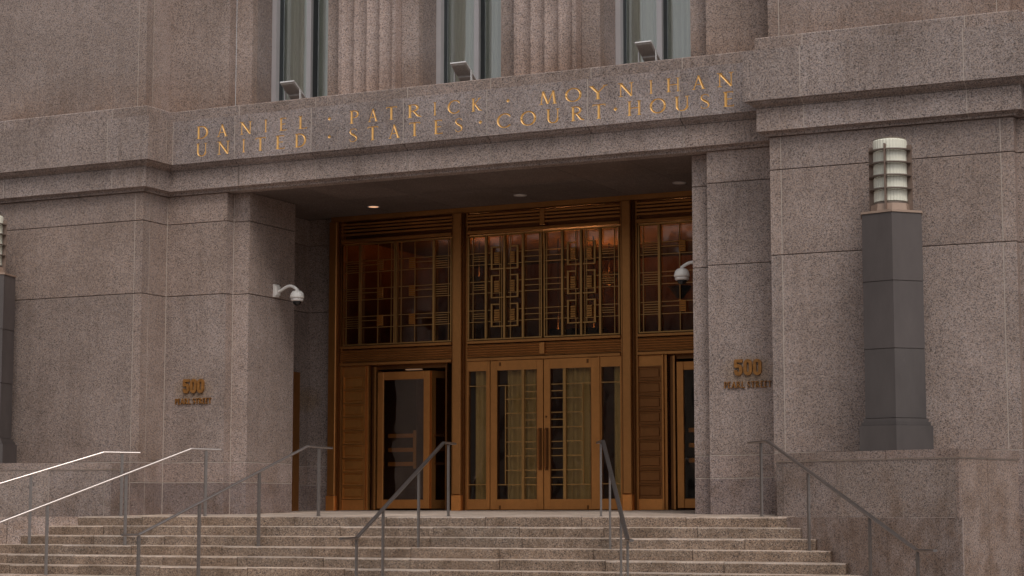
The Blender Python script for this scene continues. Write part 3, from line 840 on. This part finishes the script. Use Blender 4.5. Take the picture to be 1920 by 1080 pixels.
# side-bay door sets: panelled bronze wall beside a revolving door
def side_bay(dx, closed):
    ox = dx
    pn = part_empty('panelled_pier', (ox - 3.68, G, .11), scr)
    B = lambda n, a, b, y0, y1, z0, z1, m='bronze', c=0.0, par=pn, **k: Bx(n, a + ox, b + ox, y0, y1, z0, z1, m, par, c, **k)
    B('header_panel', -3.905, -3.46, G - .01, G + .05, 2.445, 2.62, 'bronze_door')
    B('base_panel', -3.905, -3.46, G - .03, G + .05, .105, .283, 'bronze_door', color=(1.3, 1.25, 1.2))
    for k in range(9):
        z0 = .287 + k * .2398
        mb = MB()
        a, b, c_, d = -3.90 + ox, -3.465 + ox, z0 + .004, z0 + .236
        i1, i2, y0, y1, y2 = .016, .045, G - .03, G - .006, G - .020
        rings = [(0, y0), (i1, y0), (i1 + .008, y1), (i2, y1), (i2 + .008, y2)]
        V = []
        for e, y in rings: V += [(a + e, y, c_ + e), (b - e, y, c_ + e), (b - e, y, d - e), (a + e, y, d - e)]
        V += [(a, G + .05, c_), (b, G + .05, c_), (b, G + .05, d), (a, G + .05, d)]
        F = [(q * 4 + j, q * 4 + (j + 1) % 4, (q + 1) * 4 + (j + 1) % 4, (q + 1) * 4 + j) for q in range(4) for j in range(4)]
        F += [(16, 17, 18, 19), (20, 23, 22, 21)] + [(j, 20 + j, 20 + (j + 1) % 4, (j + 1) % 4) for j in range(4)]
        mb.add(V, F); mb.build('raised_panel', 'bronze', pn, color=(1.3, 1.3, 1.15) if dx == 0 else (.55, .5, .5))  # light painted into the tint: left bay lit, right bay shaded
    B('edge_strip', -3.455, -3.425, G - .05, G + .05, .105, 2.62, 'bronze_door'); B('edge_strip', -3.42, -3.375, G - .02, G + .05, .105, 2.62, 'bronze_door')
    rd = part_empty('revolving_door', (ox - 2.6, G + .6, .11), scr)
    D = lambda *a, **k: B(*a, par=rd, **k)
    D('jamb', -3.33, -3.29, G + .02, G + .3, .11, 2.6, 'bronze_dark'); D('jamb', -3.28, -3.245, G + .0, G + .2, .11, 2.6, 'bronze')
    D('jamb', -1.86, -1.83, G - .02, G + .2, .11, 2.6, 'bronze_dark')
    y = G + .02
    D('stile', -3.215, -3.095, y - .02, y + .03, .13, 2.50, 'bronze_door', .006); D('stile', -2.30, -2.18, y - .02, y + .03, .13, 2.50, 'bronze_door', .006)
    D('top_rail', -3.095, -2.30, y - .02, y + .03, 2.36, 2.50, 'bronze_door', .006); D('bottom_rail', -3.095, -2.30, y - .02, y + .03, .13, .285, 'bronze_door', .006)
    D('pane', -3.09, -2.305, y, y + .008, .285, 2.36, 'door_glass')
    for z in (.90, 1.145, 1.39): D('push_bar', -3.06, -2.56, y + .10, y + .13, z - .035, z + .035, 'brass', color=(1.1, 1.0, .9))
    D('push_bar_post', -2.56, -2.50, y + .09, y + .12, .82, 1.48, 'brass')
    # second wing turned away, built along its own direction
    p0, p1 = Vector((-2.17 + ox, G + .04)), Vector((-1.95 + ox, G + .62)); d = (p1 - p0).normalized(); nn = Vector((-d.y, d.x)) * .022
    L = (p1 - p0).length
    def w2(name, u0, u1, z0, z1, m='bronze_door', t=1.0):
        q0, q1 = p0 + d * u0, p0 + d * u1; k = nn * t
        MB().prism([tuple(q0 - k), tuple(q1 - k), tuple(q1 + k), tuple(q0 + k)], z0, z1).build(name, m, rd)
    w2('stile', 0, .09, .13, 2.50); w2('stile', L - .09, L, .13, 2.50); w2('top_rail', .09, L - .09, 2.38, 2.50); w2('bottom_rail', .09, L - .09, .13, .28)
    w2('pane', .09, L - .09, .28, 2.38, 'door_glass', .2)
    for z in (.90, 1.145, 1.39): w2('push_bar', .06, L - .06, z - .02, z + .02, 'bronze_dark', 2.4)
    MB().box(-3.3 + ox, -1.85 + ox, G + .06, G + 1.6, 2.55, 2.62).build('canopy', 'bronze_dark', rd)
    MB().box(-2.75 + ox, -2.45 + ox, G + .16, G + .24, 2.535, 2.549).build('canopy_light', 'canopy_light', rd)
    D('drum_wall', -1.85, -1.80, G + .2, G + 1.6, .11, 2.6, 'bronze_dark')
    D('drum_wall', -3.38, -3.33, G + .3, G + 1.6, .11, 2.6, 'bronze_dark')
side_bay(0, False); side_bay(5.60, False)

# side doors in the porch niches (only their bronze edge shows)
for s_ in (-1, 1):
    sd_ = part_empty('side_door', (s_ * 4.64, 3.2, .11), bld)
    for n, y0, y1, z0, z1 in (('jamb', 3.42, 3.62, .06, 2.52), ('jamb', 2.40, 2.55, .04, 2.52), ('head', 2.55, 3.42, 2.40, 2.52), ('door_panel', 2.56, 3.41, .06, 2.39)):
        a, b = sorted((s_ * 4.665, s_ * (4.60 if n != 'door_panel' else 4.63)))
        Bx(n, a, b, y0, y1, z0, z1, 'bronze_dark' if n == 'door_panel' else 'bronze', sd_)

# ------------------------------------------------------------------ lobby behind the glass
lob = MB().box(-5.5, 5.5, G + .08, 12, .06, .105).build('lobby_floor', 'lobby_floor'); lob['kind'] = 'structure'
for n, a in (('lobby_wall', (-5.5, 5.5, 12, 12.2, .1, 5.6)), ('lobby_wall', (-5.7, -5.5, G + .2, 12.2, .1, 5.6)), ('lobby_wall', (5.5, 5.7, G + .2, 12.2, .1, 5.6)), ('lobby_ceiling', (-5.5, 5.5, G + .25, 12.2, 5.35, 5.5))):
    o = MB().box(*a).build(n, 'lobby_dark' if n == 'lobby_ceiling' else 'lobby_wall'); o['kind'] = 'structure'
for n, x, y, z, lab in (('pendant', -1.84, 8.5, 3.56, 'small glowing orange lobby lamp low behind the central transom, left of its neighbour'), ('pendant', -1.46, 8.5, 3.56, 'small glowing orange lobby lamp at the foot of the central transom, between two others'), ('pendant', -1.09, 8.5, 3.56, 'small glowing orange lobby lamp at the foot of the central transom, rightmost there'), ('pendant', .68, 8.5, 4.28, 'black cone pendant lamp glowing orange behind the right-hand transom, below the white camera'),
                  ('pendant', -1.2, 9.5, 4.75, 'dark pendant lamp with an orange glow behind the central transom lattice'),
                  ('pendant', -3.3, 8.0, 4.6, 'dim pendant lamp deep behind the left-hand transom')):
    p = thing('pendant_lamp', (x, y, z), lab, 'lamp', 'pendant lamps in the lobby')
    MB().lathe(x, y, [(.24, z), (.20, z - .03), (.06, z - .22), (.03, z - .24)], 20, False).build('lamp_shade', 'shade_black', p, True)
    MB().lathe(x, y, [(.17, z - .03), (.12, z - .06), (.02, z - .08)], 20).build('bulb', 'lobby_glow', p, True)
    MB().lathe(x, y, [(.012, z), (.012, 5.34)], 8).build('rod', 'shade_black', p)

# ------------------------------------------------------------------ landing and steps
RISE, RUN, Y0 = .142, .32, -.90
XE = 5.85
stairs = bpy.data.objects.new('stone_steps', None); scene.collection.objects.link(stairs); stairs.location = (0, -2.5, -1.43); stairs['kind'] = 'structure'
slope = .0207
def zl(y): return (y - Y0) * slope
step_j = []
for i in range(10):
    zt = -.004 - RISE * i; zb = zt - RISE + .004
    yf = Y0 - RUN * i; yb = yf + RUN + .06 if i else yf + .42
    x0, x1 = -XE - .29 * i, XE + .29 * i
    xx = x0; J = [x0]
    first = rnd.uniform(.6, 1.5); xx += first
    while xx < x1 - .5: J.append(xx); xx += rnd.uniform(1.25, 1.65)
    J.append(x1)
    for a, b in zip(J, J[1:]):
        ga = .006 if a != x0 else 0; gb = .006 if b != x1 else 0
        c = .018; dz = rnd.uniform(-.002, .002); t1 = zt + dz
        prof = [(yf + .004, zb), (yf, zt - c), (yf + .004, zt - .005 + dz), (yf + c, t1), (yb, t1 + (yb - yf) * (.012 if i else slope)), (yb, zb)]
        n = len(prof)
        mb = MB().add([(x, y, z) for x in (a + ga, b - gb) for y, z in prof], [tuple(range(n)), tuple(range(2 * n - 1, n - 1, -1))] + [(j, n + j, n + (j + 1) % n, (j + 1) % n) for j in range(n)])
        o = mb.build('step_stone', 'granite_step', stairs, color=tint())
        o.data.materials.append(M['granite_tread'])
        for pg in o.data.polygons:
            if pg.normal.z > .3: pg.material_index = 1      # upward faces take the paler stone: top light painted in
fill = MB()
for i in range(10):
    yf = Y0 - RUN * i + .03
    fill.box(-XE - .29 * i + .02, XE + .29 * i - .02, yf, yf + RUN, -1.43, -.03 - RISE * i)
fill.box(-XE - .2, XE + .2, Y0 + .3, 4.1, -1.43, -.06)
fill.build('step_bedding', 'mortar', stairs)
land = bpy.data.objects.new('landing', None); scene.collection.objects.link(land); land.location = (0, 1.5, 0); land['kind'] = 'structure'
ys = [Y0 + .424, 1.0, 2.5, 4.06]
xs = [-6.0, -4.66, -3.1, -1.55, 0, 1.55, 3.1, 4.66, 6.0]
for c, d in zip(ys, ys[1:]):
    for a, b in zip(xs, xs[1:]):
        if abs(a + b) > 10 and c > .9: continue
        mb = MB().add([(x, y, z) for x, y in ((a + .003, c), (b - .003, c), (b - .003, d - .005), (a + .003, d - .005)) for z in (zl(y) - .08, zl(y) - .003)],
                      [(0, 2, 4, 6), (1, 7, 5, 3), (0, 1, 3, 2), (2, 3, 5, 4), (4, 5, 7, 6), (6, 7, 1, 0)])
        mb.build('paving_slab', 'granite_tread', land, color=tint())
mo_ = mort.build('mortar_joints', 'mortar', bld); mo_['kind'] = 'stuff'; dj.build('wall_core', 'dark_joint', bld)

# ------------------------------------------------------------------ pedestals (cheek walls)
def pedestal(s_, label):
    p = thing('pedestal', (s_ * 7.0, -.5, -1.43), label, 'pedestal')
    K, Q, W_, J = (5.55, -.45), (8.28, -1.50), (8.70, 0.02), (5.55, 0.02)
    mir = (lambda q: (s_ * q[0], q[1]))
    def lerp(a, b, t): return (a[0] + (b[0] - a[0]) * t, a[1] + (b[1] - a[1]) * t)
    def cap(name, quad, z0, z1, mat='granite', col=None):
        poly = [mir(q) for q in quad]
        if s_ < 0: poly = poly[::-1]
        MB().prism(poly, z0, z1).build(name, mat, p, color=col or tint())
    # coping, mitred in two stones at the corner
    cf = [(K[0] - .01, K[1] - .012), (Q[0] + .012, Q[1] - .018), (W_[0] + .015, W_[1]), (J[0] - .01, J[1])]
    cap('coping_stone', [cf[0], lerp(cf[0], cf[1], .62), (7.3, .02), cf[3]], .742, .848, col=(.9, .9, .9))
    cap('coping_stone', [lerp(cf[0], cf[1], .623), cf[1], cf[2], (7.306, .02)], .742, .848, col=(.92, .9, .89))
    cap('mortar_bed', [K, Q, W_, J], .730, .744, 'mortar_pale')
    cap('pedestal_core', [(K[0] + .008, K[1] + .008), (Q[0] - .008, Q[1] + .008), (W_[0] - .008, W_[1] - .01), (J[0] + .008, J[1] - .01)], -1.42, .729, 'mortar')
    d = Vector((Q[0] - K[0], Q[1] - K[1])).normalized(); n = Vector((d.y, -d.x)); L = (Vector(Q) - Vector(K)).length
    cuts = [0, .115, 1.02, 2.07, L - .045]
    for a, b in zip(cuts, cuts[1:]):
        q0, q1 = Vector(K) + d * (a + .005), Vector(K) + d * (b - .005)
        cap('facing_slab', [tuple(q0), tuple(q1), tuple(q1 - n * .04), tuple(q0 - n * .04)], -1.42, .7285, col=(.9, .92, .92) if a > .5 else (.82, .84, .86))
    e = Vector((W_[0] - Q[0], W_[1] - Q[1])); Le = e.length; e.normalize(); m = Vector((e.y, -e.x))
    q = Vector(K) + d * (L - .045)
    cap('corner_slab', [tuple(q), Q, tuple(Vector(Q) + e * .08), tuple(Vector(Q) + e * .08 - m * .06)], -1.42, .7285, col=(1.0, .98, .97))
    cuts = [.08, .74, Le - .01]
    for a, b in zip(cuts, cuts[1:]):
        q0, q1 = Vector(Q) + e * (a + .005), Vector(Q) + e * (b - .005)
        cap('facing_slab', [tuple(q0), tuple(q1), tuple(q1 - m * .04), tuple(q0 - m * .04)], -1.42, .7285, col=(1.0, .98, .96))
    # flared cheek below the landing that the step ends run into
    cap('facing_slab', [(K[0] - .002, K[1] + .004), (K[0] + .04, K[1] + .004), (J[0] + .04, J[1] - .004), (J[0] - .002, J[1] - .004)], -1.42, .7285, col=(.80, .82, .85))
    A, Bc, C_ = (5.80, -.56), (8.905, -3.965), (8.285, -1.52)
    A2 = (5.80, -.86)
    fr = [0, .259, .617, 1.0]
    cap('cheek_core', [(5.84, -.86), (8.84, -3.86), (8.24, -1.50), (5.84, -.6)], -1.42, -.012, 'granite')
    dd = (Vector(Bc) - Vector(A2)).normalized(); nn = Vector((-dd.y, dd.x))
    if nn.x < 0: nn = -nn
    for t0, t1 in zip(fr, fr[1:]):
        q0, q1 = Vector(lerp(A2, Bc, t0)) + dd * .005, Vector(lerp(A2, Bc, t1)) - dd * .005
        cap('cheek_slab', [tuple(q0), tuple(q1), tuple(q1 + nn * .06 - dd * (.07 if t1 == 1.0 else 0)), tuple(q0 + nn * .06)], -1.42, -.004, col=(1.12, 1.12, 1.12))  # lighter tint painted in to offset the weak sun on the cheek
    cap('cheek_cap', [(5.85, -.85), (8.79, -3.86), (8.21, -1.5), (5.85, -.57)], -.010, -.004, col=(1, 1, 1))
    return p
pedestal(1, "right-hand granite pedestal beside the steps, under the fully visible dark lamp pillar")
pedestal(-1, "left-hand granite pedestal beside the steps, cut off by the photo's left edge")

# ------------------------------------------------------------------ lamp pillars
def lamp(cx, cy, label, az=46):
    t = thing('lamp_pillar', (cx, cy, .85), label, 'lamp post', 'dark stone lamp pillars beside the entrance')
    a0 = R(az)
    def hexa(r_): return [(cx + r_ * math.cos(a0 + k * math.pi / 3), cy + r_ * math.sin(a0 + k * math.pi / 3)) for k in range(6)]
    def hx(name, r0, z0, z1, mat, r1=None, **k):
        return MB().frustum(hexa(r0), hexa(r1 if r1 else r0), z0, z1).build(name, mat, t, **k)
    hx('plinth', .545, .850, 1.175, 'slate')
    hx('plinth_step', .512, 1.178, 1.222, 'slate', color=(.9, .9, .9)); hx('plinth_step', .482, 1.222, 1.268, 'slate')
    zz = [1.272, 2.178, 3.064, 3.965]
    for k, (a, b) in enumerate(zip(zz, zz[1:])):
        hx('shaft_stone', .452, a + .004, b - .004, 'slate', .447, color=[(.95, .95, .95), (1.02, 1.0, 1.0), (1.08, 1.05, 1.04)][k])
    hx('joint_bed', .435, 1.27, 3.96, 'dark_joint')
    hx('cap_plate', .462, 3.966, 3.995, 'lamp_copper')
    MB().lathe(cx, cy, [(.275, 3.996), (.262, 4.11)], 8, True, a0 + .3).build('lamp_base', 'lamp_copper', t)
    MB().lathe(cx, cy, [(.235, 4.11), (.235, 4.135)], 32).build('lamp_collar', 'lamp_metal', t)
    # ribbed glass in drum sections
    zr = [4.138, 4.311, 4.487, 4.66, 4.833, 4.985]
    for k, (a, b) in enumerate(zip(zr, zr[1:])):
        n = 96; prof = [(.212, a + .004), (.224, a + .012), (.224, b - .02), (.212, b - .004)]
        V = []; F = []
        for r_, z in prof:
            for q in range(n):
                an = 2 * math.pi * q / n; rr = r_ - (.005 if q % 3 == 0 else 0)
                V.append((cx + rr * math.cos(an), cy + rr * math.sin(an), z))
        for i in range(3):
            for q in range(n): F.append((i * n + q, i * n + (q + 1) % n, (i + 1) * n + (q + 1) % n, (i + 1) * n + q))
        F += [tuple(range(n - 1, -1, -1)), tuple(3 * n + q for q in range(n))]
        MB().add(V, F).build('glass_drum', 'lamp_glass', t)
    MB().lathe(cx, cy, [(.214, 4.984), (.214, 4.995), (.19, 5.0)], 32).build('glass_rim', 'lamp_metal', t, color=(1.6, 1.7, 1.6))
    for z in zr[1:5]:
        MB().lathe(cx, cy, [(.226, z - .008), (.285, z - .008), (.285, z + .008), (.226, z + .008)], 40, False).build('ring', 'lamp_metal', t)
    fa = math.atan2(-26.36 - cy, 14.32 - cx) + R(-15)
    for k in range(4):
        a = fa + k * math.pi / 2; c, s = math.cos(a), math.sin(a)
        def q(r_, w_): return (cx + r_ * c - w_ * s, cy + r_ * s + w_ * c)
        MB().prism([q(.229, -.010), q(.292, -.010), q(.292, .010), q(.229, .010)], 3.998, 4.905).build('fin', 'lamp_metal', t, color=(1.2, 1.1, 1.05))
    return t
lamp(7.235, -.55, "dark stone lamp pillar with ribbed glass lantern on the right-hand pedestal")
lamp(-8.10, -.55, "lamp pillar mostly cut off by the left edge of the photo, only its right side showing")

# ------------------------------------------------------------------ handrails
H = [(-4.977, -.477, 1.005), (-5.369, -.892, 1.008), (-8.35, -4.03, -.36), (-8.62, -4.32, -.36)]
rails = [
 (H, [(-5.169, -.68), (-6.129, -1.70), (-7.20, -2.84), (-8.35, -4.03)], "leftmost handrail, furthest left against the pedestal and partly outside the photo"),
 ([(-3.442, -.494, 1.03), (-3.721, -.881, 1.038), (-5.66, -3.57, -.24), (-5.84, -3.82, -.24)], [(-3.576, -.68), (-4.311, -1.70), (-5.006, -2.665), (-5.66, -3.57)], "second handrail from the left, glinting along its top, ending below the left address"),
 ([(-1.452, -.457, 1.03), (-1.612, -.88, 1.05), (-2.644, -3.61, -.244), (-2.735, -3.85, -.242)], [(-1.537, -.68), (-1.922, -1.70), (-2.288, -2.669), (-2.640, -3.60)], "third handrail from the left, ending in front of the left-hand bronze column"),
 ([(.640, -.45, 1.062), (.672, -.861, 1.065), (.869, -3.633, -.270), (.906, -4.08, -.272)], [(.659, -.68), (.731, -1.70), (.822, -2.85), (.868, -3.62)], "handrail in front of the revolving door, ending by the left of the central doors"),
 ([(2.90, -.40, 1.046), (3.216, -.946, 1.046), (4.653, -3.491, -.271), (4.85, -3.84, -.275)], [(3.065, -.68), (3.642, -1.70), (4.284, -2.837), (4.645, -3.478)], "steep-looking handrail in front of the right leaf of the central doors"),
 ([(5.149, -.403, 1.006), (5.565, -.835, 1.010), (8.317, -3.698, -.368), (8.599, -3.991, -.366)], [(5.415, -.68), (6.396, -1.70), (7.527, -2.876), (8.317, -3.698)], "rightmost handrail, in front of the right-hand pedestal"),
]
for pts, posts, lab in rails:
    t = thing('handrail', (posts[0][0], posts[0][1], 0), lab, 'handrail', 'steel handrails down the steps')
    prof = [(-.030, -.006), (-.026, .004), (-.014, .010), (.014, .010), (.026, .004), (.030, -.006), (.024, -.022), (-.024, -.022)]
    MB().sweep(pts, prof).build('rail', 'steel', t, color=(1.55, 1.55, 1.55) if pts[0][0] < -3 else (1, 1, 1))  # left rails get a brighter colour: sky reflection painted in
    P2 = [Vector((p[0], p[1])) for p in pts]
    for k, (px, py) in enumerate(posts):
        # rail height above this point
        best = None
        for a, b, A, B in zip(P2, P2[1:], pts, pts[1:]):
            ab = b - a; u = max(0, min(1, (Vector((px, py)) - a).dot(ab) / ab.dot(ab))); q = a + ab * u; dd = (q - Vector((px, py))).length
            if best is None or dd < best[0]: best = (dd, A[2] + (B[2] - A[2]) * u)
        zt = best[1] - .03
        i = 0 if py > Y0 else int(math.floor((Y0 - py) / RUN)) + 1
        zb = zl(py) if i == 0 else -.004 - RISE * i
        if i > 9: zb = -1.43
        dvec = (P2[2] - P2[1]).normalized(); nv = Vector((-dvec.y, dvec.x))
        # flat bar, broad face along the rail
        a, b = dvec * .022, nv * .013; c = Vector((px, py))
        MB().prism([tuple(c - a - b), tuple(c + a - b), tuple(c + a + b), tuple(c - a + b)], zb, zt).build('post', 'steel_post', t)
        MB().prism([tuple(c - a * .6 - b * .6), tuple(c + a * .6 - b * .6), tuple(c + a * .6 + b * .6), tuple(c - a * .6 + b * .6)], zt, zt + .02).build('post_bracket', 'steel_post', t)
        MB().prism([tuple(c - a * 1.5 - b * 2), tuple(c + a * 1.5 - b * 2), tuple(c + a * 1.5 + b * 2), tuple(c - a * 1.5 + b * 2)], zb, zb + .006).build('base_plate', 'steel_post', t)

# ------------------------------------------------------------------ security cameras
def dome_camera(s_, xd, label):
    y, z = 1.66, 3.63; wx = s_ * 3.87
    t = thing('security_camera', (wx, y, z + .09), label, 'security camera', 'white dome security cameras')
    inn = -s_
    a, b = sorted((wx, wx + inn * .035)); MB().box(a, b, y - .07, y + .07, z + .0, z + .21).build('mounting_plate', 'white_plastic', t)
    a, b = sorted((wx + inn * .035, wx + inn * .07)); MB().box(a, b, y - .052, y + .052, z + .03, z + .18).build('junction_box', 'white_plastic', t)
    pts = [(wx + inn * .06, y, z + .095)]
    L = abs(xd - wx)
    for k in range(0, 9):
        u = k / 8; an = math.pi * u * .97
        pts.append((wx + inn * (.10 + (L - .10) * (u ** .9)), y, z + .10 + .075 * math.sin(an) - (.0 if u < 1 else .0)))
    pts.append((xd, y, z + .06))
    MB().sweep(pts, [(.026 * math.cos(q), .026 * math.sin(q)) for q in [i * math.pi / 5 for i in range(10)]], (0, 1, 0)).build('arm', 'white_plastic', t, smooth=True)
    MB().lathe(xd, y, [(.03, z + .095), (.075, z + .08), (.105, z + .045), (.118, z - .005), (.120, z - .035), (.105, z - .04)], 28).build('housing', 'white_plastic', t, True)
    MB().lathe(xd, y, [(.104, z - .042), (.106, z - .075), (.092, z - .088)], 28).build('housing_collar', 'white_plastic', t, True, color=(.92, .9, .9))
    MB().lathe(xd, y, [(.076, z - .088), (.074, z - .11), (.055, z - .14), (.02, z - .157), (.004, z - .16)], 24).build('dome', 'black_dome', t, True)
dome_camera(-1, -3.44, "white dome security camera on a curved arm on the left porch jamb")
dome_camera(1, 3.39, "white dome security camera reaching out from the right porch jamb in front of the transom")

# ------------------------------------------------------------------ floodlights on the ledge
for x0, x1, lab in ((-3.085, -2.815, "floodlight panel on the ledge below the left upper window"), (.03, .305, "floodlight panel on the ledge below the middle upper window"), (3.13, 3.39, "floodlight panel on the ledge below the right upper window")):
    t = thing('floodlight', ((x0 + x1) / 2, .7, 6.685), lab, 'floodlight', 'floodlights on the window ledge')
    yf, zf, yb, zb_ = .50, 6.97, .94, 6.72
    dv = Vector((0, yb - yf, zb_ - zf)).normalized(); nv = Vector((0, -dv.z, dv.y)); L = math.hypot(yb - yf, zb_ - zf)
    def slab(name, xa, xb, u0, u1, n0, n1, mat):
        c = Vector((0, yf, zf)); V = []
        for x in (xa, xb):
            for u, n in ((u0, n0), (u1, n0), (u1, n1), (u0, n1)):
                q = c + dv * u + nv * n; V.append((x, q.y, q.z))
        MB().add(V, [(0, 1, 2, 3), (7, 6, 5, 4), (0, 4, 5, 1), (1, 5, 6, 2), (2, 6, 7, 3), (3, 7, 4, 0)]).build(name, mat, t)
    slab('housing', x0, x1, 0, L, 0, .022, 'flood_metal')
    slab('back_plate', x0 + .008, x1 - .008, .008, L - .01, -.004, -.0005, 'flood_under')
    n = 11
    for k in range(n):
        xa = x0 + .016 + k * (x1 - x0 - .04) / (n - 1); slab('cooling_fin', xa, xa + .007, .02, L * .52, -.022, -.005, 'flood_under')
    slab('driver_box', x0 + .03, x1 - .03, L * .56, L * .96, -.05, -.005, 'flood_under')
    for xa in (x0 - .014, x1 + .002):
        MB().box(xa, xa + .012, .66, .70, 6.688, 6.87).build('bracket', 'flood_metal', t)
        MB().lathe(xa + .006, .68, [(.012, 6.858), (.012, 6.878)], 10).build('bolt', 'flood_under', t)

# ------------------------------------------------------------------ address lettering
def digits(xc, y):
    def ring(x0, x1, z0, z1, w_):
        r_ = .050; pts = []
        xi0, xi1, zi0, zi1 = x0 + w_ / 2, x1 - w_ / 2, z0 + w_ / 2, z1 - w_ / 2; r_ = (xi1 - xi0) / 2
        cx = (xi0 + xi1) / 2
        up_ = [(cx + r_ * math.cos(R(a)), zi1 - r_ + r_ * math.sin(R(a))) for a in range(0, 181, 20)]
        dn = [(cx + r_ * math.cos(R(a)), zi0 + r_ + r_ * math.sin(R(a))) for a in range(180, 361, 20)]
        p = up_ + dn + [up_[0]]
        return [rib([p[i], p[i + 1]], w_)[0] for i in range(len(p) - 1)] + [[(q[0] + w_ * .5 * math.cos(R(a)), q[1] + w_ * .5 * math.sin(R(a))) for a in range(0, 360, 45)] for q in p[:-1]]
    z0, z1 = 1.998, 2.232; w_ = .046
    out = []
    x = xc - .205
    five = [(x + .125, z1 - w_ / 2), (x + w_ / 2, z1 - w_ / 2), (x + w_ / 2, z0 + .135), (x + .062, z0 + .142), (x + .090, z0 + .128), (x + .102, z0 + .10), (x + .102, z0 + .055), (x + .085, z0 + .028), (x + .062, z0 + w_ / 2), (x + .036, z0 + .03), (x + w_ / 2, z0 + .06), (x + w_ / 2, z0 + .08)]
    ps = []
    for i in range(len(five) - 1): ps.append(rib([five[i], five[i + 1]], w_)[0])
    for q in five[1:-1]: ps.append([(q[0] + w_ * .5 * math.cos(R(a)), q[1] + w_ * .5 * math.sin(R(a))) for a in range(0, 360, 45)])
    out.append(ps)
    out.append(ring(xc - .062, xc + .064, z0, z1, w_)); out.append(ring(xc + .079, xc + .205, z0, z1, w_))
    return out
for xc, lab in ((-4.775, 'weathered bronze street address on the granite left of the porch'), (4.775, 'bronze street address on the granite right of the porch')):
    t = thing('address_sign', (xc, .67, 1.8), lab, 'address sign', 'bronze address signs either side of the porch')
    for d in digits(xc, .67): raised('digit', d, .668, .030, t)
    TH, TN, SF = .21, .12, .10
    txt = "PEARL STREET"; hgt = .088
    wds = [(.28 if c == ' ' else glyph(c)[1]) for c in txt]; tot = sum(wds) + .16 * len(txt); k = .725 / tot; x = xc - .3625
    for c, w_ in zip(txt, wds):
        if c != ' ':
            L = []
            for poly, mid in glyph(c)[0]:
                L.append([(x + a * k, 1.826 + b * hgt) for a, b in poly])
            L2 = L
            raised('letter', L2, .668, .024, t)
        x += (w_ + .16) * k
